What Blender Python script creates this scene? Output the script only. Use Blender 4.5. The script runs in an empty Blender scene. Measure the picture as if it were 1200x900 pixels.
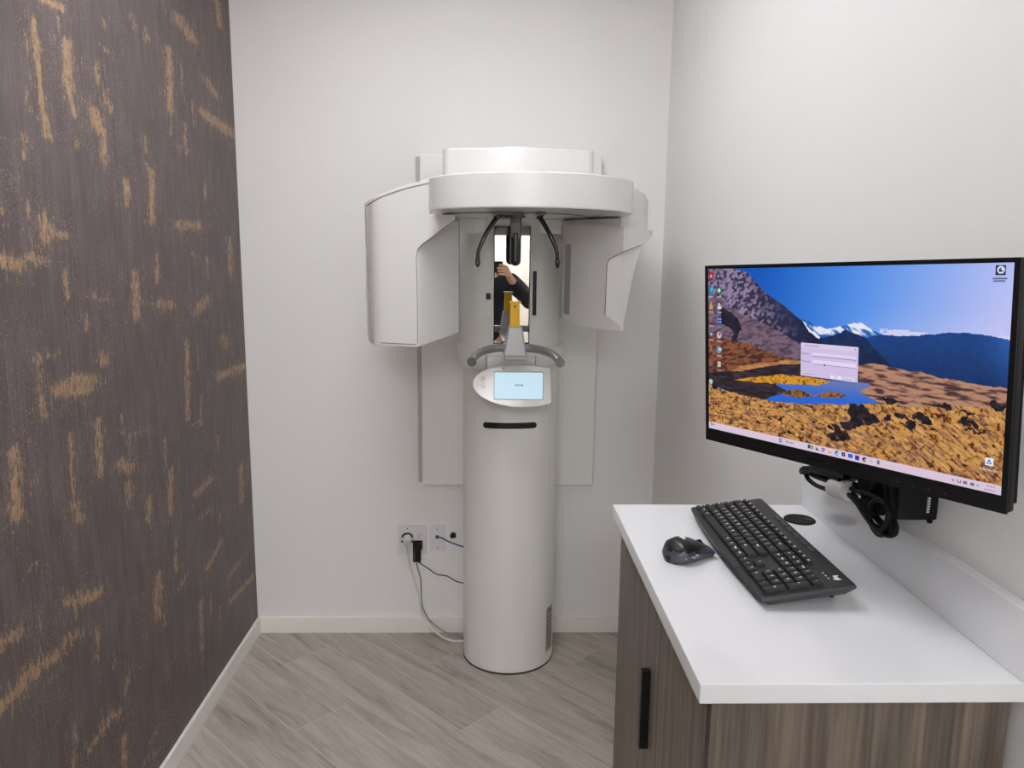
import bpy, bmesh, math, random
import numpy as np
from mathutils import Vector, Matrix, Euler
C = bpy.context
COL = C.scene.collection
PI = math.pi
random.seed(7)

# ------------------------------------------------------------------ camera model
H = 1.58
FPX, PITCH, YAW, ROLL = 886.855, 0.16587, 0.02663, 0.01103
def cam_axes():
    cy, sy, cp, sp = math.cos(YAW), math.sin(YAW), math.cos(PITCH), math.sin(PITCH)
    f = Vector((sy*cp, cy*cp, -sp)); r = Vector((cy, -sy, 0)); u = r.cross(f)
    c, s = math.cos(ROLL), math.sin(ROLL)
    return c*r + s*u, -s*r + c*u, f
CR, CU, CF = cam_axes()
CAM = Vector((0, 0, H))
def at(x, y, k, v):
    """measured point: photo pixel -> the world plane axis k = v"""
    d = CR*((x-600)/FPX) + CU*((450-y)/FPX) + CF
    return CAM + d*((v-CAM[k])/d[k])

# ------------------------------------------------------------------ room numbers
D, XL, XR, CEIL, YF = 3.0203, -0.9836, 0.6708, 2.74, -3.6
HC = 1.0736                                     # counter top
AX = 0.066                                      # machine axis

# ------------------------------------------------------------------ materials
def lin(c):
    return tuple((v/255/12.92 if v/255 <= .04045 else ((v/255+.055)/1.055)**2.4) for v in c)
def mat(name, col, rough=.5, metal=0., coat=0., spec=.5, srgb=True):
    m = bpy.data.materials.new(name); m.use_nodes = True
    b = m.node_tree.nodes['Principled BSDF']
    c = lin(col) if srgb else col
    b.inputs['Base Color'].default_value = (*c, 1)
    b.inputs['Roughness'].default_value = rough
    b.inputs['Metallic'].default_value = metal
    b.inputs['Coat Weight'].default_value = coat
    b.inputs['Coat Roughness'].default_value = .06
    b.inputs['Specular IOR Level'].default_value = spec
    return m
def N(m, t, **kw):
    n = m.node_tree.nodes.new(t)
    for k, v in kw.items():
        if k.startswith('i_'):
            n.inputs[k[2:].replace('_', ' ')].default_value = v
        else: setattr(n, k, v)
    return n
def L(m, a, b): m.node_tree.links.new(a, b)
def bsdf(m): return m.node_tree.nodes['Principled BSDF']
def math_n(m, op, a, b=None, c=None):
    n = N(m, 'ShaderNodeMath', operation=op)
    for i, v in enumerate((a, b, c)):
        if v is None: continue
        if isinstance(v, (int, float)): n.inputs[i].default_value = v
        else: L(m, v, n.inputs[i])
    return n.outputs[0]
def ramp(m, fac, stops):
    r = N(m, 'ShaderNodeValToRGB'); e = r.color_ramp.elements
    while len(e) < len(stops): e.new(.5)
    for q, (p, c) in zip(e, stops):
        q.position = p; q.color = (*c, 1)
    L(m, fac, r.inputs[0]); return r.outputs[0]
def noise(m, vec, scale, detail=4, rough=.55):
    n = N(m, 'ShaderNodeTexNoise', i_Scale=scale, i_Detail=detail, i_Roughness=rough)
    L(m, vec, n.inputs['Vector']); return n.outputs[0]
def mapping(m, scale=(1,1,1), rot=(0,0,0), loc=(0,0,0), src='Object'):
    t = N(m, 'ShaderNodeTexCoord'); mp = N(m, 'ShaderNodeMapping')
    mp.inputs['Scale'].default_value = scale; mp.inputs['Rotation'].default_value = rot; mp.inputs['Location'].default_value = loc
    L(m, t.outputs[src], mp.inputs[0]); return mp.outputs[0]
def bump(m, h, strength=.2, dist=.01):
    b = N(m, 'ShaderNodeBump', i_Strength=strength, i_Distance=dist)
    L(m, h, b.inputs['Height']); L(m, b.outputs[0], bsdf(m).inputs['Normal'])
def mixc(m, fac, a, b):
    n = N(m, 'ShaderNodeMix', data_type='RGBA')
    for s, v in ((0, fac), (6, a), (7, b)):
        if isinstance(v, (int, float)): n.inputs[s].default_value = v
        elif isinstance(v, tuple): n.inputs[s].default_value = (*v, 1)
        else: L(m, v, n.inputs[s])
    return n.outputs[2]
def emis(name, col, strength):
    m = bpy.data.materials.new(name); m.use_nodes = True
    b = bsdf(m); b.inputs['Base Color'].default_value = (.02, .02, .02, 1); b.inputs['Roughness'].default_value = .35
    b.inputs['Emission Color'].default_value = (*lin(col), 1); b.inputs['Emission Strength'].default_value = strength
    return m

M = {}
def paint_mat(name, col):
    m = mat(name, col, .62, spec=.3)
    bump(m, noise(m, mapping(m), 260, 3), .06, .002)
    return m
M['paint'] = paint_mat('wall_paint', (238, 237, 236))
M['paint2'] = paint_mat('wall_paint_beige', (172, 166, 157))
M['ceil'] = paint_mat('ceiling_paint', (240, 240, 238))
M['trim'] = mat('trim_paint', (240, 237, 232), .3)
M['white'] = mat('white_enamel', (221, 220, 219), .22, coat=.35)
M['white2'] = mat('white_satin', (236, 235, 232), .3, coat=.15)
M['offwhite'] = mat('warm_white_plastic', (224, 222, 217), .35)
M['grey'] = mat('grey_back_plate', (186, 183, 180), .5)
M['seam'] = mat('seam_or_shadow_dark', (70, 66, 62), .6)
M['dkgrey'] = mat('dark_grey_gloss', (92, 88, 85), .12, coat=.5)
M['silver'] = mat('silver_grey_paint', (138, 138, 138), .33, metal=.35)
M['silver2'] = mat('light_grey_paint', (165, 165, 164), .42, metal=.2)
M['black'] = mat('black_plastic', (9, 9, 10), .45, spec=.35)
M['lead'] = mat('black_lead', (5, 5, 5), .55, spec=.25)
M['blackg'] = mat('black_gloss', (10, 10, 11), .15, coat=.4)
M['blackm'] = mat('black_matte', (12, 12, 13), .7, spec=.3)
M['slot'] = mat('slot_black', (28, 26, 25), .5)
M['mirror'] = mat('mirror_glass', (245, 245, 243), .0, metal=1.)
M['yellow'] = mat('yellow_plastic', (226, 176, 10), .42)
M['yellowd'] = mat('yellow_hole', (120, 82, 10), .6)
M['outlet'] = mat('outlet_plastic', (226, 224, 226), .35)
M['cordw'] = mat('white_cord', (226, 223, 215), .5)
M['cordg'] = mat('grey_cord', (150, 146, 138), .5)
M['cordd'] = mat('dark_cord', (72, 66, 58), .5)
M['blue'] = mat('blue_network_cable', (74, 112, 158), .5)
M['quartz'] = mat('white_quartz', (222, 223, 226), .1, coat=.3)
M['kb'] = mat('keyboard_black', (26, 27, 28), .42)
M['kbe'] = mat('keyboard_rim', (52, 55, 59), .35)
M['key'] = mat('key_black', (22, 22, 23), .5)
M['legend'] = mat('legend_white', (235, 235, 235), .5)
M['mouse'] = mat('mouse_black', (20, 20, 22), .3)
M['mouseg'] = mat('mouse_grey_side', (66, 71, 84), .32)
M['scuff'] = mat('mouse_scuff', (200, 204, 210), .6)
M['velcro'] = mat('white_velcro', (222, 220, 218), .85)
M['grom'] = mat('grommet_dark', (40, 38, 37), .8, spec=.15)
M['panelw'] = mat('panel_white', (232, 230, 227), .28, coat=.2)
M['mark'] = mat('grey_mark', (120, 116, 110), .5)
M['gold'] = mat('gold_mark', (120, 100, 60), .5)
M['skin'] = mat('skin', (206, 160, 132), .5)
M['navy'] = mat('navy_cloth', (18, 19, 30), .85)
M['trouser'] = mat('charcoal_cloth', (40, 40, 44), .9)
M['hair'] = mat('brown_hair', (40, 28, 22), .6)
M['shoe'] = mat('shoe_black', (22, 20, 20), .5)
M['label'] = mat('silver_label', (176, 172, 160), .4, metal=.3)
M['textd'] = mat('text_dark', (60, 64, 70), .5)
M['diff'] = emis('light_diffuser', (252, 252, 255), 1.0)
M['fill2'] = emis('fill_diffuser_second', (252, 252, 255), 1.0)
M['panelscreen'] = emis('panel_display', (196, 228, 244), .9)
M['ui_dark'] = emis('ui_text_dark', (70, 62, 92), .9)
M['ui_white'] = emis('ui_text_white', (235, 235, 245), .8)

# wood laminate
def wood(name, along, c0, c1, sc):
    m = mat(name, c0, .5)
    s = [55*sc, 55*sc, 55*sc]; s[along] = 1.1
    v = mapping(m, tuple(s)); a = noise(m, v, 1., 5, .6)
    s2 = [260*sc]*3; s2[along] = 5
    b = noise(m, mapping(m, tuple(s2)), 1., 3)
    f = math_n(m, 'MULTIPLY_ADD', b, .38, math_n(m, 'MULTIPLY', a, .72))
    L(m, ramp(m, f, [(.36, lin(c1)), (.5, lin(tuple((x+y)/2 for x, y in zip(c0, c1)))), (.64, lin(c0)), (.75, lin(tuple(min(255, x+14) for x in c0)))]), bsdf(m).inputs['Base Color'])
    bump(m, f, .12, .002)
    return m
M['wood'] = wood('grey_brown_laminate', 2, (122, 110, 101), (70, 60, 53), 1.)
M['woodp'] = wood('grey_brown_end_laminate', 2, (112, 101, 90), (58, 50, 44), .6)

# floor planks, 45 degrees, 0.2 wide x 1.2 long, stepped by a third
def floor_mat():
    m = mat('wood_look_planks', (168, 160, 149), .42, spec=.4)
    t = N(m, 'ShaderNodeTexCoord'); s = N(m, 'ShaderNodeSeparateXYZ'); L(m, t.outputs['Object'], s.inputs[0])
    r2 = 1/math.sqrt(2)
    u = math_n(m, 'MULTIPLY', math_n(m, 'SUBTRACT', s.outputs[0], s.outputs[1]), r2)
    v = math_n(m, 'MULTIPLY', math_n(m, 'ADD', s.outputs[0], s.outputs[1]), r2)
    vr = math_n(m, 'DIVIDE', math_n(m, 'SUBTRACT', v, 1.184), .1985)
    row = math_n(m, 'FLOOR', vr)
    ur = math_n(m, 'DIVIDE', math_n(m, 'ADD', math_n(m, 'ADD', u, 2.117), math_n(m, 'MULTIPLY', row, .4)), 1.2)
    cell = math_n(m, 'FLOOR', ur)
    def edge(x, w):
        f = math_n(m, 'FRACT', x); g = math_n(m, 'MINIMUM', f, math_n(m, 'SUBTRACT', 1., f))
        return math_n(m, 'LESS_THAN', g, w)
    gro = math_n(m, 'MAXIMUM', edge(vr, .0085), edge(ur, .0015))
    cv = N(m, 'ShaderNodeCombineXYZ'); L(m, row, cv.inputs[0]); L(m, cell, cv.inputs[1])
    wn = N(m, 'ShaderNodeTexWhiteNoise', noise_dimensions='3D'); L(m, cv.outputs[0], wn.inputs['Vector'])
    rnd = wn.outputs['Value']
    gv = N(m, 'ShaderNodeCombineXYZ')
    L(m, math_n(m, 'MULTIPLY_ADD', rnd, 31., math_n(m, 'MULTIPLY', u, 2.3)), gv.inputs[0])
    L(m, math_n(m, 'MULTIPLY_ADD', rnd, 17., math_n(m, 'MULTIPLY', v, 21.)), gv.inputs[1])
    a = N(m, 'ShaderNodeTexNoise', i_Scale=1., i_Detail=6., i_Roughness=.62, i_Distortion=.9); L(m, gv.outputs[0], a.inputs['Vector'])
    gv2 = N(m, 'ShaderNodeCombineXYZ')
    L(m, math_n(m, 'MULTIPLY', u, 12.), gv2.inputs[0]); L(m, math_n(m, 'MULTIPLY', v, 190.), gv2.inputs[1])
    b = N(m, 'ShaderNodeTexNoise', i_Scale=1., i_Detail=4.); L(m, gv2.outputs[0], b.inputs['Vector'])
    f = math_n(m, 'MULTIPLY_ADD', b.outputs[0], .35, math_n(m, 'MULTIPLY', a.outputs[0], .8))
    f = math_n(m, 'ADD', f, math_n(m, 'MULTIPLY', math_n(m, 'SUBTRACT', rnd, .5), .07))
    c = ramp(m, f, [(.32, lin((126, 119, 109))), (.47, lin((163, 155, 144))), (.58, lin((177, 169, 158))), (.78, lin((196, 189, 178)))])
    L(m, mixc(m, gro, c, lin((196, 189, 178))), bsdf(m).inputs['Base Color'])
    h = math_n(m, 'SUBTRACT', math_n(m, 'MULTIPLY', f, .3), gro)
    bump(m, h, .25, .002)
    return m
M['floor'] = floor_mat()

# wallpaper: dark brushed ground with gold leaf strokes (mask attribute holds the strokes' layout)
def wallpaper():
    m = mat('brushed_wallpaper', (86, 75, 73), .5)
    v = mapping(m, (1, 130, 5)); a = noise(m, v, 1., 5, .6)
    v2 = mapping(m, (1, 24, 7)); b = noise(m, v2, 1., 4)
    g = math_n(m, 'MULTIPLY_ADD', b, .5, math_n(m, 'MULTIPLY', a, .6))
    base = ramp(m, g, [(.30, lin((78, 68, 67))), (.54, lin((97, 86, 85))), (.78, lin((118, 107, 107)))])
    at_ = N(m, 'ShaderNodeAttribute', attribute_name='gold')
    gold = at_.outputs['Fac']
    n1 = noise(m, mapping(m, (1, 210, 62)), 1., 6, .75)
    n2 = noise(m, mapping(m, (1, 85, 26)), 1., 5, .7)
    n4 = noise(m, mapping(m, (1, 430, 170)), 1., 2, .6)
    e = math_n(m, 'ADD', math_n(m, 'MULTIPLY_ADD', math_n(m, 'SUBTRACT', n4, .5), 1.6, gold), math_n(m, 'ADD', math_n(m, 'MULTIPLY', math_n(m, 'SUBTRACT', n1, .5), 2.4), math_n(m, 'MULTIPLY', math_n(m, 'SUBTRACT', n2, .5), 3.2)))
    mr = N(m, 'ShaderNodeMapRange', interpolation_type='SMOOTHSTEP'); L(m, e, mr.inputs[0])
    mr.inputs[1].default_value = .38; mr.inputs[2].default_value = .9
    mask = math_n(m, 'MULTIPLY', mr.outputs[0], math_n(m, 'GREATER_THAN', gold, .03))
    # loose flecks away from the strokes
    fl = noise(m, mapping(m, (1, 210, 130)), 1., 2, .5)
    pat = noise(m, mapping(m, (1, 6, 5)), 1., 3)
    fk = math_n(m, 'MULTIPLY', math_n(m, 'GREATER_THAN', fl, .625), math_n(m, 'GREATER_THAN', pat, .5))
    base = mixc(m, math_n(m, 'MULTIPLY', fk, .6), base, lin((158, 142, 130)))
    gcol = ramp(m, n1, [(.3, lin((146, 116, 86))), (.5, lin((186, 152, 117))), (.75, lin((210, 180, 146)))])
    L(m, mixc(m, math_n(m, 'MULTIPLY', mask, .92), base, gcol), bsdf(m).inputs['Base Color'])
    L(m, math_n(m, 'MULTIPLY_ADD', mask, -.06, .5), bsdf(m).inputs['Roughness'])
    L(m, math_n(m, 'MULTIPLY', mask, .25), bsdf(m).inputs['Metallic'])
    h = math_n(m, 'ADD', math_n(m, 'MULTIPLY', g, .9), math_n(m, 'ADD', math_n(m, 'MULTIPLY', fl, .5), math_n(m, 'MULTIPLY', mask, .35)))
    bump(m, h, .8, .004)
    return m
M['wallpaper'] = wallpaper()

# ------------------------------------------------------------------ object helpers
def tag(o, label=None, cat=None, group=None, kind=None):
    for k, v in (('label', label), ('category', cat), ('group', group), ('kind', kind)):
        if v: o[k] = v
    return o
def empty(name, loc, rz=0, label=None, cat=None, group=None):
    o = bpy.data.objects.new(name, None); COL.objects.link(o); o.empty_display_size = .05
    o.location = loc; o.rotation_euler = (0, 0, rz); return tag(o, label, cat, group)
def finish(o, sharp=32):
    me = o.data
    for p in me.polygons: p.use_smooth = True
    me.set_sharp_from_angle(angle=math.radians(sharp))
def weighted(o, sharp):
    apply_mods(o); finish(o, max(sharp, 50))
    w_ = o.modifiers.new('w', 'WEIGHTED_NORMAL'); w_.keep_sharp = True; w_.weight = 60
    apply_mods(o)
def apply_mods(o):
    C.view_layer.update()
    dg = C.evaluated_depsgraph_get()
    me = bpy.data.meshes.new_from_object(o.evaluated_get(dg), depsgraph=dg)
    o.modifiers.clear(); old = o.data; o.data = me
    if old.users == 0: bpy.data.meshes.remove(old)
def obj(name, bm, m, parent=None, bevel=0, seg=2, sub=0, sharp=32, origin=None, world=True):
    """bm holds world coordinates (or, with world=False, the parent's own)."""
    me = bpy.data.meshes.new(name)
    bmesh.ops.recalc_face_normals(bm, faces=bm.faces)
    bm.to_mesh(me); bm.free()
    ms = m if isinstance(m, (list, tuple)) else [m]
    for q in ms: me.materials.append(q)
    o = bpy.data.objects.new(name, me); COL.objects.link(o)
    if bevel:
        b = o.modifiers.new('b', 'BEVEL'); b.width = bevel; b.segments = seg; b.limit_method = 'ANGLE'; b.angle_limit = math.radians(35)
    if sub:
        s = o.modifiers.new('s', 'SUBSURF'); s.levels = s.render_levels = sub
    if bevel or sub:
        weighted(o, sharp) if bevel else apply_mods(o)
    if not bevel: finish(o, sharp)
    if origin is not None:
        o.data.transform(Matrix.Translation(-Vector(origin))); o.location = origin
    if parent is not None:
        o.parent = parent
        if world:
            C.view_layer.update()
            o.matrix_parent_inverse = parent.matrix_world.inverted()
    return o
def B(): return bmesh.new()
def box(bm, x0, x1, y0, y1, z0, z1, mi=0):
    vs = [bm.verts.new((x, y, z)) for z in (z0, z1) for x, y in ((x0, y0), (x1, y0), (x1, y1), (x0, y1))]
    for f in ((0,3,2,1), (4,5,6,7), (0,1,5,4), (1,2,6,5), (2,3,7,6), (3,0,4,7)):
        bm.faces.new([vs[i] for i in f]).material_index = mi
    return bm
def prism(bm, poly, a, b, axis=2, mi=0):
    """polygon in the two other axes, swept along axis from a to b (numbers or per-vertex lists)"""
    n = len(poly)
    def P(p, t):
        q = list(p); q.insert(axis, t); return q
    A = a if isinstance(a, (list, tuple)) else [a]*n
    Bv = b if isinstance(b, (list, tuple)) else [b]*n
    lo = [bm.verts.new(P(p, t)) for p, t in zip(poly, A)]; hi = [bm.verts.new(P(p, t)) for p, t in zip(poly, Bv)]
    bm.faces.new(lo[::-1]).material_index = mi; bm.faces.new(hi).material_index = mi
    for i in range(n):
        j = (i+1) % n
        bm.faces.new([lo[i], lo[j], hi[j], hi[i]]).material_index = mi
    return bm
def catmull(pts, k=6):
    pts = [Vector(p) for p in pts]; out = []
    q = [pts[0]*2-pts[1]] + pts + [pts[-1]*2-pts[-2]]
    for i in range(1, len(q)-2):
        for s in range(k):
            t = s/k; a, b, c, d = q[i-1:i+3]
            out.append(.5*((2*b)+(c-a)*t+(2*a-5*b+4*c-d)*t*t+(3*b-a-3*c+d)*t**3))
    out.append(pts[-1]); return out
def tube(bm, path, r, seg=10, mi=0, close=False):
    path = [Vector(p) for p in path]; n = len(path)
    R = r if isinstance(r, (list, tuple)) else [r]*n
    prev = None; rings = []
    for i, p in enumerate(path):
        if close: t = path[(i+1) % n]-path[i-1]
        else: t = path[min(i+1, n-1)]-path[max(i-1, 0)]
        t.normalize()
        if prev is None:
            a = Vector((0,0,1)) if abs(t.z) < .9 else Vector((1,0,0)); s = t.cross(a).normalized()
        else:
            s = (prev - t*prev.dot(t)).normalized()
        prev = s; w = t.cross(s)
        rings.append([bm.verts.new(p+(s*math.cos(2*PI*k/seg)+w*math.sin(2*PI*k/seg))*R[i]) for k in range(seg)])
    for i in range(n if close else n-1):
        a, b = rings[i], rings[(i+1) % n]
        for k in range(seg):
            j = (k+1) % seg
            bm.faces.new([a[k], a[j], b[j], b[k]]).material_index = mi
    if not close:
        bm.faces.new(rings[0][::-1]).material_index = mi; bm.faces.new(rings[-1]).material_index = mi
    return bm
def lathe(bm, prof, cx, cy, seg=64, mi=0, ymax=None):
    rings = []
    for r, z in prof:
        rg = []
        for k in range(seg):
            y = cy+r*math.sin(2*PI*k/seg)
            if ymax is not None: y = min(y, ymax)
            rg.append(bm.verts.new((cx+r*math.cos(2*PI*k/seg), y, z)))
        rings.append(rg)
    for a, b in zip(rings, rings[1:]):
        for k in range(seg):
            j = (k+1) % seg; bm.faces.new([a[k], a[j], b[j], b[k]]).material_index = mi
    bm.faces.new(rings[0][::-1]).material_index = mi; bm.faces.new(rings[-1]).material_index = mi
    return bm
def ball(bm, c, r, mi=0, seg=16, scale=(1,1,1), rot=None):
    mt = Matrix.Translation(c) @ (rot.to_4x4() if rot else Matrix()) @ Matrix.Diagonal((*[r*s for s in scale], 1))
    g = bmesh.ops.create_uvsphere(bm, u_segments=seg, v_segments=max(6, seg//2), radius=1, matrix=mt)
    for v in g['verts']:
        for f in v.link_faces: f.material_index = mi
def raw(bm):
    me = bpy.data.meshes.new('raw'); bmesh.ops.recalc_face_normals(bm, faces=bm.faces); bm.to_mesh(me); bm.free()
    o = bpy.data.objects.new('raw', me); COL.objects.link(o); return o
def boolean(o, other, op):
    md = o.modifiers.new('x', 'BOOLEAN'); md.operation = op; md.object = other; md.solver = 'EXACT'
    apply_mods(o); bpy.data.objects.remove(other, do_unlink=True)
def adopt(o, name, m, parent, bevel=0, seg=2, sharp=30):
    if bevel:
        bm = bmesh.new(); bm.from_mesh(o.data)
        bmesh.ops.remove_doubles(bm, verts=bm.verts, dist=2e-4)
        bmesh.ops.dissolve_degenerate(bm, edges=bm.edges, dist=2e-4)
        bm.to_mesh(o.data); bm.free()
        b = o.modifiers.new('b', 'BEVEL'); b.width = bevel; b.segments = seg; b.limit_method = 'ANGLE'; b.angle_limit = math.radians(28); b.use_clamp_overlap = True
        weighted(o, sharp)
    o.name = name; o.data.name = name; o.data.materials.clear(); o.data.materials.append(m)
    if not bevel: finish(o, sharp)
    o.parent = parent; C.view_layer.update(); o.matrix_parent_inverse = parent.matrix_world.inverted()
    return o
def text_bm(s, size, mx, bm=None, mi=0, depth=0., align='CENTER', bold=0.):
    cu = bpy.data.curves.new('t', 'FONT'); cu.body = s; cu.size = size; cu.align_x = align; cu.align_y = 'CENTER'
    cu.resolution_u = 2; cu.extrude = depth; cu.offset = bold
    o = bpy.data.objects.new('t', cu); COL.objects.link(o); C.view_layer.update()
    dg = C.evaluated_depsgraph_get(); me = bpy.data.meshes.new_from_object(o.evaluated_get(dg), depsgraph=dg)
    bpy.data.objects.remove(o, do_unlink=True); bpy.data.curves.remove(cu)
    me.transform(mx)
    if bm is None: bm = bmesh.new()
    old = set(bm.faces); bm.from_mesh(me)
    for f in bm.faces:
        if f not in old: f.material_index = mi
    bpy.data.meshes.remove(me); return bm
def struct(name, bm, m, **k):
    o = obj(name, bm, m, **k); o['kind'] = 'structure'; return o

# ------------------------------------------------------------------ setting
struct('floor', box(B(), XL-.1, XR+.1, YF-.1, D+.1, -.08, 0), M['floor'])
struct('ceiling', box(B(), XL-.1, XR+.1, YF-.1, D+.1, CEIL, CEIL+.08), M['ceil'])
struct('wall_back', box(B(), XL-.1, XR+.1, D, D+.1, 0, CEIL), M['paint'])
struct('wall_right', box(B(), XR, XR+.1, YF, D, 0, CEIL), M['paint'])
struct('wall_front', box(B(), XL-.1, XR+.1, YF-.1, YF, 0, CEIL), M['paint2'])

STROKES = [  # photo quarter-pixels: x0 y0 x1 y1 width strength
(155,90,215,640,28,1),(120,160,130,240,20,.7),(125,430,135,520,26,.5),(215,560,235,650,40,.8),(310,200,325,430,48,1),(325,430,350,540,28,.9),(200,0,290,35,40,1),
(270,80,275,120,25,.5),(485,90,490,120,20,.6),(470,210,500,240,30,.6),(455,300,460,390,30,.7),(490,440,510,500,50,.6),(440,520,465,610,60,.9),(480,600,490,750,40,.85),
(620,80,630,130,40,.5),(685,140,690,180,30,.6),(840,90,900,180,70,.8),(1015,0,1030,120,30,.8),(790,230,800,520,36,.85),(800,540,802,630,12,.7),
(850,300,855,450,12,.6),(900,470,908,590,12,.6),(970,380,1010,440,45,.7),(965,540,1080,620,60,.85),(865,580,872,720,18,.7),(840,690,860,695,25,.6),
(680,640,685,710,16,.8),(685,770,690,800,12,.8),(710,800,712,1040,34,.9),(115,640,118,750,30,.7),(590,840,600,960,36,.8),(70,840,72,890,30,.6),(360,650,365,690,30,.5),(960,850,962,930,16,.6),
(130,970,140,1020,30,.6),(200,1020,215,1120,60,.9),(215,1080,310,1105,50,.8),(0,1220,90,1240,80,.9),(10,970,12,1060,30,.7),(140,1200,220,1230,50,.8),(160,1150,170,1240,40,.6),
(305,1260,318,1400,24,.7),(400,1460,405,1550,26,.6),(440,1390,500,1410,30,.6),(635,1280,640,1480,50,.8),(665,1500,668,1540,15,.5),(735,1200,738,1330,20,.8),
(840,1055,930,1055,50,.8),(735,1425,800,1430,55,.7),(1075,1120,1082,1290,26,.7),(920,1460,970,1400,50,.7),(970,1200,975,1310,18,.5),(900,1190,920,1200,25,.5),
(1050,1590,1055,1610,50,.6),(1030,1760,1140,1720,50,.8),(1028,1730,1030,1790,10,.7),(875,1600,880,1960,26,.75),(925,1610,928,1740,8,.5),(480,1660,484,1700,50,.8),
(330,1780,440,1770,60,.9),(180,1660,190,1800,30,.7),(185,1800,210,1950,34,.8),(160,1680,270,1660,30,.5),
(280,1830,400,1820,80,.9),(70,2120,72,2240,70,.85),(75,2250,80,2420,80,.9),(325,2030,350,2360,26,.7),(350,2360,365,2430,50,.75),(390,2400,395,2430,20,.6),
(460,1970,470,2230,38,.85),(570,1950,575,2030,20,.6),(605,2060,608,2130,24,.5),(565,2170,610,2200,60,.75),(600,2260,605,2340,40,.7),(610,2040,700,2015,20,.5),
(700,2330,700,2440,34,.7),(772,2060,778,2190,12,.7),(800,2200,800,2410,32,.8),(940,1860,942,1990,14,.6),(900,1990,950,1970,15,.6),(1022,2040,1024,2110,16,.6),
(1130,2180,1133,2350,26,.7),(925,2310,985,2250,50,.7),(975,2660,1035,2540,36,.7),(1080,2690,1120,2640,40,.6),(822,2540,825,2680,20,.7),(950,2420,990,2390,25,.5),(1030,2400,1032,2450,14,.5),(130,2680,170,2630,30,.5),
(320,2820,380,2810,60,.8),(380,2810,460,2780,60,.85),(355,2830,355,2890,30,.7),(0,3030,80,2970,70,.85),(-10,3320,130,3200,70,.9),(100,3190,270,3070,70,.9),
(310,3000,370,2970,60,.7),(185,2860,190,2970,25,.4),(455,2940,460,3080,22,.6),(530,3050,535,3130,25,.4),(740,2700,740,2890,50,.7),(770,2850,772,2930,18,.5),
(840,2760,870,2700,36,.6),(940,2820,948,3040,26,.65),(948,3040,950,3140,10,.5),(985,2780,990,2890,10,.6),(1030,2850,1032,2940,10,.6),(1080,2820,1180,2710,36,.75),
(590,3240,605,3160,34,.6),(345,3380,350,3600,36,.6),(430,3500,500,3400,50,.8),(480,3390,560,3340,50,.7),(580,3460,585,3600,36,.7),(690,3560,730,3530,50,.5),(710,3470,750,3390,20,.5)]
def make_left_wall():
    ya, yb, za, zb = .8, D, 0., 2.7
    ny, nz = 420, 330
    ys = np.linspace(ya, yb, ny); zs = np.linspace(za, zb, nz)
    Y, Z = np.meshgrid(ys, zs, indexing='ij'); g = np.zeros_like(Y)
    for x0, y0, x1, y1, w, s in STROKES:
        x0, y0, x1, y1, w = x0/4, y0/4, x1/4, y1/4, w/4
        p, q = at(x0, y0, 0, XL), at(x1, y1, 0, XL)
        mx, my = (x0+x1)/2, (y0+y1)/2
        sy = abs(at(mx+3, my, 0, XL).y-at(mx-3, my, 0, XL).y)/6
        sz = abs(at(mx, my+3, 0, XL).z-at(mx, my-3, 0, XL).z)/6
        ax, az, bx, bz = p.y/sy, p.z/sz, q.y/sy, q.z/sz
        dx, dz = bx-ax, bz-az; l2 = max(dx*dx+dz*dz, 1e-6)
        t = np.clip(((Y/sy-ax)*dx+(Z/sz-az)*dz)/l2, 0, 1)
        d = np.hypot(Y/sy-ax-t*dx, Z/sz-az-t*dz)/(w*.5)
        g = np.maximum(g, np.maximum(s*np.clip(1.3-d*.85, 0, 1), .36*s*np.clip(1-d/3.6, 0, 1)))
    verts = np.stack([np.full(Y.size, XL), Y.ravel(), Z.ravel()], 1)
    idx = np.arange(ny*nz).reshape(ny, nz)
    f = np.stack([idx[:-1, :-1], idx[1:, :-1], idx[1:, 1:], idx[:-1, 1:]], -1).reshape(-1, 4)
    k = len(verts)
    YW = -.3
    ex = [(XL, YW, 0), (XL, ya, 0), (XL, ya, CEIL), (XL, YW, CEIL), (XL, D, CEIL), (XL, ya, 2.7), (XL, D, 2.7),
          (XL-.1, YF, 0), (XL-.1, D, 0), (XL-.1, D, CEIL), (XL-.1, YF, CEIL), (XL, D, 0), (XL, YF, 0), (XL, YF, CEIL)]
    fx = [(0, 1, 2, 3), (5, 6, 4, 2), (12, 0, 3, 13), (8, 7, 10, 9), (12, 13, 10, 7), (13, 3, 4, 9, 10), (12, 7, 8, 11, 0), (11, 8, 9, 4)]
    me = bpy.data.meshes.new('wall_left')
    me.from_pydata(verts.tolist()+ex, [], f.tolist()+[tuple(i+k for i in q) for q in fx])
    a = me.attributes.new('gold', 'FLOAT', 'POINT')
    a.data.foreach_set('value', np.concatenate([g.ravel(), np.zeros(len(ex))]).astype(np.float32))
    me.materials.append(M['wallpaper']); me.materials.append(M['paint']); me.update()
    for i in range(2, len(fx)): me.polygons[len(f)+i].material_index = 1
    o = bpy.data.objects.new('wall_left', me); COL.objects.link(o); o['kind'] = 'structure'
make_left_wall()
BB, BT = .0704, .012
struct('baseboard_left', box(B(), XL, XL+BT, YF, D, 0, BB), M['trim'], bevel=.002)
struct('baseboard_back', box(B(), XL+BT, XR-BT, D-BT, D, 0, BB), M['trim'], bevel=.002)
bm = B(); box(bm, XR-BT, XR, 1.515, D-BT, 0, BB); box(bm, XR-BT, XR, YF, .84, 0, BB)
struct('baseboard_right', bm, M['trim'], bevel=.002)

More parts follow.
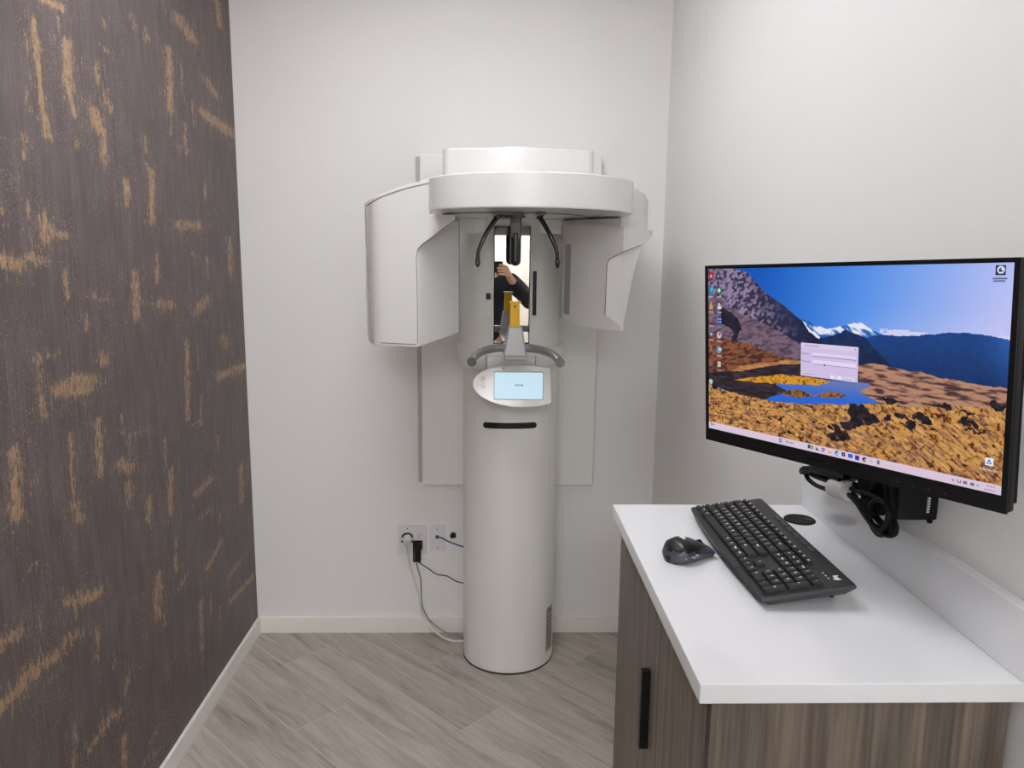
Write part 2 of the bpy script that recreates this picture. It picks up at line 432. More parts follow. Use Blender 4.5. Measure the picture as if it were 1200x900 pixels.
# ceiling lights (one recessed panel, plus two invented panels behind the camera for fill)
def ceiling_light(x, y, w, l, m, label):
    t = empty('ceiling_light', (x, y, CEIL-.012), 0, label, 'ceiling light')
    bm = B(); b = .025
    for a in ((x-w/2-b, x-w/2, y-l/2-b, y+l/2+b), (x+w/2, x+w/2+b, y-l/2-b, y+l/2+b), (x-w/2, x+w/2, y-l/2-b, y-l/2), (x-w/2, x+w/2, y+l/2, y+l/2+b)):
        box(bm, *a, CEIL-.012, CEIL)
    obj('frame', bm, M['trim'], t)
    obj('diffuser', box(B(), x-w/2, x+w/2, y-l/2, y+l/2, CEIL-.008, CEIL-.001), m, t)
LIGHT1, FILL2, FILL3 = 10.0, 3.0, 27.0
bsdf(M['diff']).inputs['Emission Strength'].default_value = LIGHT1
bsdf(M['fill2']).inputs['Emission Strength'].default_value = FILL2
ceiling_light(-.3, 1.55, .6, 1.2, M['diff'], 'recessed ceiling light panel above the scanner end of the room')
ceiling_light(-.15, -.8, .6, 1.2, M['fill2'], 'added fill light panel above the photographer')  # unseen panel added as weak fill from behind the camera
M['fill3'] = emis('fill_diffuser_third', (252, 252, 255), FILL3)
ceiling_light(-.15, -2.6, .9, 1.2, M['fill3'], 'added fill light panel at the far end behind the photographer')  # unseen panel added for strong front fill below the machine's arm

# ------------------------------------------------------------------ x-ray machine
mc = empty('dental_xray_machine', (AX, 2.858, 0), 0, 'tall white panoramic dental x-ray machine standing on the floor against the back wall', 'x-ray machine')
# column
col = obj('column', lathe(B(), [(.172, 0), (.172, .006), (.18, .007), (.18, 1.20)], .071, 2.858, 96, ymax=2.978), M['white2'], mc, sharp=40)
obj('base_shadow_line', lathe(B(), [(.1812, .0), (.1812, .0045)], .071, 2.858, 96, ymax=2.978), M['seam'], col)  # dark ring stands in for the shadow line where column meets floor
def on_col(x, y, r=.1806, cx=.071, cy=2.858):
    """point of the column surface seen at a photo pixel"""
    d = at(x, y, 1, 1)-CAM; a = d.x**2+d.y**2; o = CAM-Vector((cx, cy, 0))
    b = o.x*d.x+o.y*d.y; c = o.x**2+o.y**2-r*r
    q = b*b-a*c
    return CAM+d*((-b-math.sqrt(max(q, 0)))/a)
bm = B(); top, bot = [], []
for i in range(25):
    e = -math.cos(PI*i/24); x = 597.5+31.5*e; e = abs(e)
    hh = 3.5*(math.sqrt(max(.02, 1-((e-.9)/.1)**2)) if e > .9 else 1)
    yc = 498.0+1.2*(1-e*e)
    top.append(on_col(x, yc-hh)); bot.append(on_col(x, yc+hh))
vs = [bm.verts.new(p) for p in top]; vb = [bm.verts.new(p) for p in bot]
vi = [bm.verts.new(p+Vector((0, .006, 0))) for p in top]; vj = [bm.verts.new(p+Vector((0, .006, 0))) for p in bot]
for i in range(24):
    bm.faces.new([vs[i], vb[i], vb[i+1], vs[i+1]]); bm.faces.new([vi[i], vs[i], vs[i+1], vi[i+1]]); bm.faces.new([vb[i], vj[i], vj[i+1], vb[i+1]])
obj('grip_slot', bm, M['slot'], col)['label'] = 'dark curved slot in the column'
# rating label near the foot (curved on the column)
def curved_patch(bm, a0, a1, z0, z1, r, mi=0, n=6, cx=.071, cy=2.858):
    lo, hi = [], []
    for i in range(n+1):
        a = a0+(a1-a0)*i/n; p = (cx+r*math.sin(a), cy-r*math.cos(a))
        lo.append(bm.verts.new((*p, z0))); hi.append(bm.verts.new((*p, z1)))
    for i in range(n): bm.faces.new([lo[i], lo[i+1], hi[i+1], hi[i]]).material_index = mi
bm = B()
curved_patch(bm, .94, 1.28, .05, .235, .1804)
for k in range(9): curved_patch(bm, .98, 1.2, .065+k*.018, .071+k*.018, .1808, 1, 4)
curved_patch(bm, 1.02, 1.16, .215, .23, .1808, 1, 4)
obj('rating_label', bm, [M['label'], M['mark']], col)
# back panel and plate
obj('back_plate', box(B(), -.298, .40, 2.998, D, .668, 1.955), M['grey'], mc, bevel=.002)
obj('wall_panel', box(B(), -.2812, .4135, 2.978, 3.0, .662, 1.962), M['white2'], mc, bevel=.004)
# carriage: D-shaped upper column with the mirror
def carriage_poly(r, cx, cy, flat, ymax, n=72):
    out = []
    for k in range(n):
        a = 2*PI*k/n
        x, y = cx+r*math.cos(a), cy+r*math.sin(a)
        out.append((x, min(max(y, flat), ymax)))
    res = [out[0]]
    for p in out[1:]:
        if (Vector(p)-Vector(res[-1])).length > 1e-4: res.append(p)
    return res
car = obj('carriage', prism(B(), carriage_poly(.186, .065, 2.80, 2.624, 2.977), 1.262, 1.712), M['white2'], mc, sharp=20)
# collar under the carriage: flared rim
colr = obj('collar', lathe(B(), [(.1805, 1.186), (.184, 1.190), (.19, 1.215), (.198, 1.243), (.2015, 1.262), (.1995, 1.2675), (.185, 1.2685)], .0665, 2.802, 96, ymax=2.977), M['white2'], mc, sharp=50)
obj('front_cover', box(B(), -.02, .15, 2.594, 2.66, 1.12, 1.243), M['white2'], mc, bevel=.006, seg=3)
for x in (-.0215, .1495):
    obj('cover_seam', box(B(), x, x+.0015, 2.597, 2.61, 1.16, 1.241), M['seam'], mc)
# mirror set in the carriage face (turned by a fraction of a degree)
mr = empty('tmp', (AX-.0005, 2.6215, 1.48)); bpy.data.objects.remove(mr)
bm = B(); box(bm, -.0605, .0605, 0, .004, -.197, .1965)
o = obj('mirror', bm, M['mirror'], None); o.matrix_world = Matrix.Translation((.0655, 2.6185, 1.4845)) @ Matrix.Rotation(.0113, 4, 'Z')
o.parent = car; C.view_layer.update(); o.matrix_parent_inverse = car.matrix_world.inverted()
bm = B()
for a in ((.0035, .0062, 1.284, 1.684), (.1248, .1275, 1.284, 1.684), (.0035, .1275, 1.6535, 1.684), (.0035, .1275, 1.284, 1.2885)):
    box(bm, a[0], a[1], 2.612, 2.63, a[2], a[3])
obj('mirror_frame', bm, M['blackg'], car)
bm = B(); box(bm, .1385, .1508, 2.6205, 2.636, 1.383, 1.534)
obj('vertical_slot', bm, M['black'], car, bevel=.001)['label'] = 'long black vertical slot beside the mirror'
bm = B(); box(bm, -.0235, -.0075, 2.6205, 2.636, 1.437, 1.457)
obj('slider_button', bm, M['black'], car, bevel=.001)
bm = B(); box(bm, -.022, -.009, 2.6222, 2.632, 1.382, 1.435); box(bm, -.019, -.012, 2.6195, 2.632, 1.376, 1.384)
obj('slider_track', bm, M['offwhite'], car, bevel=.001)

# top cover
xs0, xs1 = -.172, .339
poly = [(xs0, 2.978)]
for i in range(7):
    a = PI/2*i/6; poly.append((xs0+.028-.028*math.cos(a), 2.65-.028*math.sin(a)))
for i in range(1, 12):
    t = i/12; poly.append((xs0+.028+(xs1-xs0-.056)*t, 2.622-.022*math.sin(PI*t)))
for i in range(7):
    a = PI/2*i/6; poly.append((xs1-.028+.028*math.sin(a), 2.65-.028*math.cos(a)))
poly.append((xs1, 2.978))
tc = obj('top_cover', prism(B(), poly, 1.715, 1.938), M['white'], mc, bevel=.005, seg=3)
bm = B(); zt = [1.9385]*2
sect = [(-.02+.21*i/16, 1.9375+.008*math.sin(PI*i/16)**.7) for i in range(17)]
prism(bm, sect, 2.625, 2.9, axis=1)
obj('top_rib', bm, M['white'], tc, sharp=50)

# support arm: slab with rounded front
def circ3(a, b, c):
    ax, ay, bx, by, cx, cy = *a, *b, *c
    d = 2*(ax*(by-cy)+bx*(cy-ay)+cx*(ay-by))
    ux = ((ax*ax+ay*ay)*(by-cy)+(bx*bx+by*by)*(cy-ay)+(cx*cx+cy*cy)*(ay-by))/d
    uy = ((ax*ax+ay*ay)*(cx-bx)+(bx*bx+by*by)*(ax-cx)+(cx*cx+cy*cy)*(bx-ax))/d
    return ux, uy, math.hypot(ax-ux, ay-uy)
PL, PC, PR = (-.183, 2.215), (.055, 2.02), (.413, 2.36)
ux, uy, ur = circ3(PL, PC, PR)
aL = math.atan2(PL[1]-uy, PL[0]-ux); aR = math.atan2(PR[1]-uy, PR[0]-ux)
if aL > 0: aL -= 2*PI
if aR < aL: aR += 2*PI
poly = [(ux+ur*math.cos(aL+(aR-aL)*i/56), uy+ur*math.sin(aL+(aR-aL)*i/56)) for i in range(57)]
poly += [(.33, 2.72), (-.12, 2.72)]
arm = obj('support_arm', prism(B(), poly, 1.708, 1.80), M['white'], mc, bevel=.004, seg=3, sharp=35)
# underside: seam ring, dark pads that carry the head supports
bm = B()
seam = [(.065+.235*math.cos(a), 2.47+.235*math.sin(a), 1.7072) for a in [PI+PI*i/40 for i in range(41)]]
seam = [p for p in seam if math.hypot(p[0]-ux, p[1]-uy) < ur-.02]
tube(bm, seam, .0013, 6)
obj('underside_seam', bm, M['seam'], arm)
bm = B(); prism(bm, [(-.002, 2.25), (.012, 2.19), (.088, 2.19), (.098, 2.25), (.098, 2.45), (.02, 2.45)], 1.698, 1.709)
box(bm, .122, .150, 2.19, 2.34, 1.699, 1.709)
obj('support_mount', bm, M['dkgrey'], arm, bevel=.003)['label'] = 'glossy dark mounting pads under the arm'
# temple supports
for sx, pts in ((-1, [(.016,2.30,1.703), (.004,2.295,1.687), (-.022,2.285,1.645), (-.042,2.28,1.60), (-.046,2.28,1.566)]),
                (1, [(.134,2.30,1.703), (.146,2.295,1.687), (.170,2.285,1.645), (.189,2.28,1.60), (.1935,2.28,1.566)])):
    bm = B(); pth = catmull(pts, 6); n = len(pth)
    tube(bm, pth, [.0085-.0035*i/(n-1) for i in range(n)], 12)
    ball(bm, (pts[-1][0]+.001*sx*-1, 2.28, 1.566), .0085, scale=(.95, 1, 2.0))
    obj('temple_support', bm, M['blackg'], mc, sharp=60)
# forehead rest
bm = B(); box(bm, .053, .087, 2.375, 2.405, 1.635, 1.709)
tube(bm, [(.07, 2.39, 1.655), (.07, 2.39, 1.57)], .017, 20)
ball(bm, (.07, 2.39, 1.57), .017, seg=20)
obj('forehead_rest', bm, M['blackg'], mc, bevel=.003, sharp=50)

# left wing (tube housing): outline x side outline, minus the scoop
def zt_left(x):
    return float(np.interp(x, [-.41, -.385, -.33, -.26, -.19, -.10], [1.738, 1.744, 1.768, 1.789, 1.803, 1.812]))
plan = [(-.408, 2.62), (-.409, 2.48), (-.403, 2.44), (-.394, 2.412), (-.378, 2.375), (-.362, 2.354), (-.34, 2.341), (-.31, 2.331), (-.25, 2.311), (-.17, 2.287), (-.112, 2.277), (-.108, 2.50), (-.16, 2.72), (-.36, 2.70)]
w = raw(prism(B(), plan, 1.2, 1.9))
fr = [(-.380, 1.306), (-.23, 1.306), (-.10, 1.340), (-.10, 1.700), (-.188, 1.703)]
fr += [(x, zt_left(x)) for x in (-.188, -.21, -.235, -.26, -.29, -.32, -.35, -.38, -.395, -.409)]
fr += [(-.4005, 1.335), (-.398, 1.322), (-.392, 1.311)]
boolean(w, raw(prism(B(), fr, 2.0, 2.9, axis=1)), 'INTERSECT')
# scoop on the inner lower face
cut = [(-.226, 1.2), (-.0, 1.2), (-.0, 1.76), (-.104, 1.692), (-.215, 1.612), (-.228, 1.598), (-.2315, 1.58)]
s = raw(prism(B(), cut, 2.0, 2.8, axis=1))
boolean(s, raw(prism(B(), [(-.36, 2.22), (-.2275, 2.301), (-.212, 2.318), (-.17, 2.372), (-.10, 2.462), (.05, 2.65), (.05, 2.1), (-.3, 2.1)], 1.15, 1.8)), 'INTERSECT')
boolean(w, s, 'DIFFERENCE')
lw = adopt(w, 'tube_housing', M['white'], mc, bevel=.004, seg=2)
# groove line along the top of the housing
bm = B()
tube(bm, [(x, y-.0006, zt_left(x)-.011) for x, y in ((-.394, 2.412), (-.378, 2.375), (-.362, 2.354), (-.34, 2.341), (-.31, 2.331), (-.28, 2.321), (-.25, 2.311), (-.21, 2.299), (-.19, 2.293))], .0011, 6)
obj('housing_groove', bm, M['mark'], lw)

def seam_or_shade_line(name, pts, r, parent, m='mark'):
    return obj(name, tube(B(), pts, r, 6), M[m], parent, sharp=80)
xs_ = [-.403, -.394, -.378, -.362, -.34, -.31, -.25, -.17, -.112]; ys_ = [2.44, 2.412, 2.375, 2.354, 2.341, 2.331, 2.311, 2.287, 2.277]
fy = lambda x: float(np.interp(x, xs_, ys_))
sp = [(-.3965, 1.722), (-.392, 1.55), (-.3875, 1.345)] + [(-.3725-.0150*math.cos(a), 1.330-.0150*math.sin(a)) for a in [PI/2*i/6 for i in range(7)]] + [(-.34, 1.3145), (-.29, 1.3145), (-.232, 1.3145)]
seam_or_shade_line('shell_seam', [(x, fy(x)-.0004, z) for x, z in sp], .0013, lw)
seam_or_shade_line('recess_shade_line', [(x, fy(x)-.0002, z) for x, z in ((-.2275, 1.318), (-.2275, 1.45), (-.2295, 1.575), (-.226, 1.597), (-.214, 1.613), (-.16, 1.6525), (-.110, 1.688))], .0012, lw)  # dark line drawn in for the shade along the scoop's edge

# right wing (sensor housing)
plan = [(.231, 2.62), (.236, 2.545), (.254, 2.50), (.285, 2.445), (.325, 2.402), (.365, 2.368), (.40, 2.352), (.43, 2.358), (.470, 2.388), (.508, 2.45), (.53, 2.56), (.44, 2.74), (.28, 2.76)]
w = raw(prism(B(), plan, 1.2, 1.9))
fr = [(.20, 1.384), (.24, 1.377), (.275, 1.367), (.30, 1.361), (.36, 1.356), (.407, 1.357), (.412, 1.365), (.4465, 1.55), (.466, 1.618), (.503, 1.650), (.520, 1.6615), (.520, 1.667), (.36, 1.679), (.20, 1.688)]
boolean(w, raw(prism(B(), fr, 2.0, 2.9, axis=1)), 'INTERSECT')
cut = [(.352, 1.398), (.3545, 1.40), (.60, 1.33), (.60, 1.70), (.475, 1.628), (.455, 1.615), (.395, 1.598), (.36, 1.580), (.3555, 1.57)]
cut = [(.353, 1.405), (.413, 1.366), (.60, 1.36), (.60, 1.668), (.462, 1.625), (.40, 1.600), (.363, 1.580), (.3555, 1.566)]
s = raw(prism(B(), cut, 2.0, 2.9, axis=1))
boolean(s, raw(prism(B(), [(.3535, 2.378), (.358, 2.388), (.40, 2.380), (.44, 2.395), (.62, 2.50), (.62, 2.1), (.353, 2.1)], 1.15, 1.8)), 'INTERSECT')
boolean(w, s, 'DIFFERENCE')
rw = adopt(w, 'sensor_housing', M['white'], mc, bevel=.0035, seg=2)
xr_ = [.325, .365, .40, .43, .465]; yr_ = [2.402, 2.368, 2.352, 2.358, 2.39]
seam_or_shade_line('recess_shade_line', [(x, float(np.interp(x, xr_, yr_))-.0002, z) for x, z in ((.353, 1.405), (.3545, 1.50), (.3555, 1.566), (.363, 1.580), (.40, 1.600), (.43, 1.612), (.455, 1.6215))], .0012, rw)  # shade around this scoop, drawn as a thin dark line
bm = B(); prism(bm, [(.2375, 2.540), (.2535, 2.4985), (.260, 2.504), (.243, 2.548)], 1.395, 1.625)
obj('sensor_window', bm, M['silver2'], rw, bevel=.002)['label'] = 'grey window strip on the inner face'
# upper ring section of the rotating unit, behind the arm's right end
ring = [(.33, 2.52), (.395, 2.40), (.425, 2.40), (.45, 2.42), (.482, 2.45), (.503, 2.51), (.505, 2.66), (.45, 2.72), (.33, 2.72)]
ztop = [1.80, 1.805, 1.803, 1.795, 1.780, 1.765, 1.765, 1.785, 1.80]
bm = prism(B(), ring, 1.672, ztop)
prism(bm, [(.236, 2.60), (.255, 2.535), (.295, 2.478), (.345, 2.428), (.39, 2.403), (.42, 2.405), (.42, 2.7), (.24, 2.7)], 1.676, 1.7035)
obj('ring_cover', bm, M['white'], mc, bevel=.003, seg=2)
# hidden core that joins both wings to the arm
obj('rotation_hub', prism(B(), [(-.15, 2.64), (.28, 2.64), (.28, 2.75), (-.15, 2.75)], 1.66, 1.709), M['white2'], mc, bevel=.003)

# handle bar, chin post and yellow chin piece
HZ = 1.296
bm = B()
lft = [(AX-.030-.093*math.sin(t), 2.30-.205*(1-math.cos(t)), HZ+.011-.016*(1-math.cos(t))) for t in [PI/2*i/14 for i in range(15)]]
rgt = [(2*AX-x, y, z) for x, y, z in lft]
tube(bm, lft[::-1]+rgt, .0125, 18)
hb = obj('handle_bar', bm, M['silver'], mc, sharp=50)
for p in (lft[-1], rgt[-1]):
    obj('end_cap', tube(B(), [(p[0], p[1]+.010, p[2]), (p[0], p[1]-.003, p[2])], .0138, 18), M['dkgrey'], hb)
def frustum(bm, x0, x1, y0, y1, z0, X0, X1, Y0, Y1, z1, mi=0):
    a = [bm.verts.new(p) for p in ((x0,y0,z0), (x1,y0,z0), (x1,y1,z0), (x0,y1,z0))]; b = [bm.verts.new(p) for p in ((X0,Y0,z1), (X1,Y0,z1), (X1,Y1,z1), (X0,Y1,z1))]
    bm.faces.new(a[::-1]).material_index = mi; bm.faces.new(b).material_index = mi
    for i in range(4):
        j = (i+1) % 4; bm.faces.new([a[i], a[j], b[j], b[i]]).material_index = mi
bm = B(); frustum(bm, AX-.033, AX+.039, 2.262, 2.335, 1.284, AX-.018, AX+.024, 2.272, 2.318, 1.374)
post = obj('chin_post', bm, M['silver2'], mc, bevel=.006, seg=3)
bm = B(); box(bm, AX-.030, AX+.036, 2.266, 2.60, 1.272, 1.290)
obj('chin_rest_arm', bm, M['silver2'], mc, bevel=.004)
bm = B(); frustum(bm, .052, .0835, 2.278, 2.308, 1.366, .054, .0805, 2.280, 2.304, 1.445)
box(bm, .0505, .0845, 2.276, 2.309, 1.444, 1.449)
for x in (.0585, .0755): box(bm, x-.001, x+.001, 2.2768, 2.279, 1.37, 1.43)
box(bm, .0645, .0705, 2.2765, 2.2815, 1.430, 1.438, 1)
obj('chin_support', bm, [M['yellow'], M['yellowd']], post, bevel=.0008)['label'] = 'yellow plastic chin support'

# control panel on a tilt in front of the column
pc = Matrix.Translation((.070, 2.535, 1.148)) @ Matrix.Rotation(math.radians(-14), 4, 'X')
def outline():
    top = [(-.137, .005), (-.134, .022), (-.122, .039), (-.10, .053), (-.07, .063), (-.03, .070), (.01, .073), (.06, .073), (.10, .069), (.1295, .063)]
    bot = [(.133, -.055), (.126, -.060), (.09, -.069), (.04, -.073), (0, -.0725), (-.04, -.066), (-.08, -.053), (-.108, -.038), (-.126, -.021), (-.135, -.006)]
    return top+bot
bm = B(); prism(bm, [(x, z) for x, z in outline()], 0, .026, axis=1); bmesh.ops.transform(bm, matrix=pc, verts=bm.verts)
pan = obj('control_panel', bm, M['panelw'], mc, bevel=.004, seg=3, sharp=40)
def pobj(name, bm, m, bev=0, label=None):
    bmesh.ops.transform(bm, matrix=pc, verts=bm.verts); o = obj(name, bm, m, pan, bevel=bev)
    if label: o['label'] = label
    return o
def rrect(x0, x1, z0, z1, r, n=4):
    out = []
    for cx, cz, a0 in ((x1-r, z1-r, 0), (x0+r, z1-r, PI/2), (x0+r, z0+r, PI), (x1-r, z0+r, 1.5*PI)):
        out += [(cx+r*math.cos(a0+PI/2*i/n), cz+r*math.sin(a0+PI/2*i/n)) for i in range(n+1)]
    return out
pobj('screen_surround', prism(B(), rrect(-.0645, .1045, -.0465, .0495, .004), -.0008, .004, axis=1), M['mark'])
scr = pobj('touch_screen', prism(B(), rrect(-.0625, .1025, -.0445, .047, .004), -.0016, .004, axis=1), M['panelscreen'], label='pale blue lit touch screen')
bm = text_bm('Starting', .0088, Matrix.Translation((.0215, -.0019, .004)) @ Matrix.Rotation(PI/2, 4, 'X'), bold=.0002)
bmesh.ops.transform(bm, matrix=pc, verts=bm.verts); obj('screen_text', bm, M['textd'], pan)
for z in (.0245, .0005):
    bm = B(); x = -.100
    ring = [(x+.0075*math.cos(2*PI*i/24), -.0006, z+.0075*math.sin(2*PI*i/24)) for i in range(24)]
    tube(bm, ring, .0006, 6, close=True)
    prism(bm, [(x-.0012, z-.004), (x+.0012, z-.004), (x+.0012, z+.0015), (x-.0012, z+.0015)], -.0007, .001, axis=1)
    prism(bm, [(x-.003, z+.001), (x+.003, z+.001), (x, z+.0048)] if z > .01 else [(x-.003, z-.001), (x, z-.0048), (x+.003, z-.001)], -.0007, .001, axis=1)
    pobj('height_button', bm, M['mark'])
pobj('panel_mark', prism(B(), [(-.0355, .0635), (-.0265, .0635), (-.031, .0545)], -.0006, .001, axis=1), M['gold'])
bm = B(); box(bm, .02, .13, 2.56, 2.70, 1.12, 1.17)
obj('panel_bracket', bm, M['offwhite'], mc, bevel=.004)

# ------------------------------------------------------------------ outlets and cords on the back wall
wo = empty('wall_outlet', (-.33, D, .415), 0, 'white double wall outlet plate with two plugs in it left of the machine', 'outlet')
obj('face_plate', box(B(), -.389, -.270, D-.007, D, .353, .477), M['outlet'], wo, bevel=.002)
for cx in (-.358, -.300):
    bm = B(); box(bm, cx-.017, cx+.017, D-.0095, D-.004, .380, .450)
    for z in (.434, .397):
        for dx in (-.006, .006): box(bm, cx+dx-.0012, cx+dx+.0012, D-.0098, D-.006, z-.001, z+.007, 1)
        tube(bm, [(cx, D-.0098, z-.008), (cx, D-.006, z-.008)], .0026, 10, 1)
    obj('receptacle', bm, [M['outlet'], M['slot']], wo, bevel=.0006)
tube(bm := B(), [(-.348, D-.0082, .463), (-.348, D-.006, .463)], .003, 12); obj('screw', bm, M['mark'], wo)
cp = empty('cable_plate', (-.223, D, .42), 0, 'white single wall plate with a blue cable coming out beside the double outlet', 'wall plate')
obj('face_plate', box(B(), -.2545, -.191, D-.007, D, .365, .477), M['outlet'], cp, bevel=.002)
obj('cable_port', box(B(), -.231, -.219, D-.0082, D-.004, .420, .434), M['slot'], cp)
for z in (.461, .381):
    obj('screw', tube(B(), [(-.223, D-.0082, z), (-.223, D-.006, z)], .003, 12), M['mark'], cp)
K5 = lambda X, Y, y: at(440+X/5, 580+Y/5, 1, y)
# white plug and cord
pw = empty('power_cable', (-.348, D-.03, .40), 0, 'white power cord with a round white plug hanging from the double outlet', 'power cord')
pc0 = K5(184, 268, D-.03)
bm = B(); tube(bm, [(pc0.x, D-.009, pc0.z), (pc0.x, D-.030, pc0.z-.001), (pc0.x, D-.038, pc0.z-.004)], [.020, .0185, .012], 24)
obj('plug', bm, M['outlet'], pw, sharp=45)
bm = B(); tube(bm, [(pc0.x+.0215*math.cos(a), D-.0115, pc0.z+.006+.0185*math.sin(a)) for a in [PI*.03+PI*.94*i/16 for i in range(17)]], .0035, 8)
box(bm, pc0.x-.025, pc0.x-.018, D-.016, D-.0095, pc0.z-.014, pc0.z-.007); box(bm, pc0.x+.017, pc0.x+.024, D-.016, D-.0095, pc0.z-.014, pc0.z-.007)
obj('plug_collar', bm, M['slot'], pw)['label'] = 'black collar around the white plug'
pts = [(pc0.x, D-.036, pc0.z-.004)] + [K5(X, Y, yy) for X, Y, yy in ((182, 305, D-.032), (200, 400, D-.022), (236, 525, D-.018), (260, 600, D-.018), (264, 650, D-.02), (285, 720, D-.024), (345, 795, D-.05))]
pts += [at(440+430/5, 580+850/5, 2, .005), at(440+545/5, 580+857/5, 2, .005)]
obj('cord', tube(B(), catmull(pts, 6), .0042, 8), M['cordw'], pw, sharp=60)
# black adapter with two thin leads
pa = empty('power_adapter', (-.305, D-.02, .37), 0, 'slim black power adapter plugged into the double outlet with two thin leads', 'power adapter')
a0, a1 = K5(220, 272, D-.02), K5(266, 388, D-.02)
bm = B(); box(bm, a0.x, a1.x, D-.032, D-.0098, a1.z, a0.z)
box(bm, a0.x+.012, a1.x+.007, D-.038, D-.0098, a0.z-.030, a0.z)
for k in range(5): box(bm, a0.x+.004, a0.x+.009, D-.0325, D-.031, a1.z+.008+k*.011, a1.z+.013+k*.011, 1)
obj('adapter_body', bm, [M['black'], M['mark']], pa, bevel=.0025)
pts = [K5(X, Y, yy) for X, Y, yy in ((242, 385, D-.02), (244, 420, D-.018), (264, 490, D-.014), (268, 570, D-.014), (272, 640, D-.016), (295, 700, D-.022), (335, 752, D-.03), (400, 800, D-.045), (460, 822, D-.06), (545, 832, D-.066))]
obj('grey_lead', tube(B(), catmull(pts, 6), .0028, 8), M['cordg'], pa, sharp=60)
pts = [K5(X, Y, yy) for X, Y, yy in ((250, 386, D-.02), (262, 400, D-.02), (310, 432, D-.014), (360, 465, D-.012), (420, 475, D-.014), (470, 505, D-.02), (525, 518, D-.03), (560, 520, D-.04))]
obj('dark_lead', tube(B(), catmull(pts, 6), .0024, 8), M['cordd'], pa, sharp=60)
pts = [(-.225, D-.004, .427)] + [K5(X, Y, yy) for X, Y, yy in ((372, 247, D-.014), (400, 258, D-.018), (430, 274, D-.018), (470, 289, D-.022), (520, 306, D-.035), (560, 320, D-.045))]
o = obj('network_cable', tube(B(), catmull(pts, 6), .0033, 8), M['blue'], sharp=60, origin=tuple(pts[0]))
tag(o, 'blue network cable running from the single wall plate to behind the column', 'cable')
h0 = K5(457, 240, D-.01)
bm = B(); box(bm, h0.x-.011, h0.x+.010, D-.018, D, h0.z-.006, h0.z+.010); prism(bm, [(h0.x-.015, h0.z+.002), (h0.x-.006, h0.z+.016), (h0.x+.004, h0.z+.012), (h0.x-.006, h0.z-.012)], D-.02, D-.004, axis=1)
tube(bm, [(h0.x-.004, D-.012, h0.z-.004), (h0.x+.002, D-.014, h0.z-.016)], .003, 8, 1)
tag(obj('cable_clip', bm, [M['black'], M['cordw']], bevel=.002, origin=(h0.x, D, h0.z)), 'small black cable clip on the wall beside the column, right of the wall plates', 'clip')

# ------------------------------------------------------------------ cabinet and counter
YC0, YC1, XC0 = .8358, 1.5121, .2537
cab = empty('base_cabinet', (.46, 1.18, 0), 0, 'grey-brown wood-grain base cabinet under the white countertop', 'cabinet')
obj('body', box(B(), .2905, .652, .872, 1.500, 0, 1.0465), M['wood'], cab, bevel=.001)
obj('end_panel', box(B(), .2745, .652, .853, .871, .0, 1.0465), M['woodp'], cab, bevel=.001)
dr = obj('door', box(B(), .2715, .2895, .8735, 1.500, .1, 1.043), M['wood'], cab, bevel=.001)
obj('toe_kick', box(B(), .2945, .2955, .875, 1.498, .0, .098), M['blackm'], cab)
bm = B(); hx = .2585
yh = at(753, 788, 0, hx).y; zt, zb = at(754, 787, 0, hx).z, at(751, 881, 0, hx).z
box(bm, hx-.002, .2716, yh-.0065, yh+.0065, zb, zt)
obj('handle', bm, M['black'], dr, bevel=.0012)['label'] = 'black square bar handle'
ct = empty('countertop', (.46, 1.17, HC-.026), 0, 'glossy white countertop with upstand on the wood-grain cabinet', 'countertop')
obj('slab', box(B(), XC0, XR, YC0, YC1, 1.0472, HC), M['quartz'], ct, bevel=.0018)
obj('backsplash', box(B(), .6508, XR, YC0, YC1, HC, 1.1615), M['quartz'], ct, bevel=.0015)
g0 = at(937, 609.5, 2, HC)
bm = B(); lathe(bm, [(.0300, HC), (.0300, HC+.0015), (.0285, HC+.0028)], g0.x, g0.y, 48)
n_ = [(g0.x+.016+.009*math.cos(2*PI*i/20), g0.y-.003+.008*math.sin(2*PI*i/20)) for i in range(20)]
prism(bm, n_, HC+.002, HC+.0031, mi=1)
obj('cable_grommet', bm, [M['grom'], M['slot']], ct, sharp=40)['label'] = 'dark round cable grommet in the countertop'

# ------------------------------------------------------------------ keyboard
KB_L, KB_D = .411, .1385
KW = Matrix.Translation((.4030, 1.2345, HC)) @ Matrix.Rotation(-PI/2-.004, 4, 'Z')
kb = empty('keyboard', (.4030, 1.2345, HC), -PI/2-.004, 'full-size black keyboard with white key legends lying on the white countertop', 'keyboard')
TILT = math.radians(8.2)
KT = Matrix.Translation((0, .0, .0045)) @ Matrix.Rotation(TILT, 4, 'X')      # keyboard local: x left to right, y front to back
def kobj(name, bm, m, parent=kb, bev=0, tilt=True, **k):
    if tilt: bmesh.ops.transform(bm, matrix=KT, verts=bm.verts)
    return obj(name, bm, m, parent, bevel=bev, world=False, **k)
def front(x): return -.004 - .009*math.sin(PI*(x/KB_L+.5))**.8 if abs(x) < KB_L/2 else -.004
xs = [-KB_L/2+KB_L*i/32 for i in range(33)]
outl = [(x, front(x)) for x in xs] + [(KB_L/2, KB_D*.5), (KB_L/2-.001, KB_D-.004), (KB_L/2-.006, KB_D), (-KB_L/2+.006, KB_D), (-KB_L/2+.001, KB_D-.004), (-KB_L/2, KB_D*.5)]
def shrink(p, d):
    return [(x-math.copysign(min(d, abs(x)), x)*.8, y+(d if y < KB_D/2 else -d)) for x, y in p]
bm = B()
lo = [bm.verts.new((*p, -.001)) for p in shrink(outl, .012)]; mid = [bm.verts.new((*p, .010)) for p in outl]; hi = [bm.verts.new((*p, .0145)) for p in shrink(outl, .0022)]
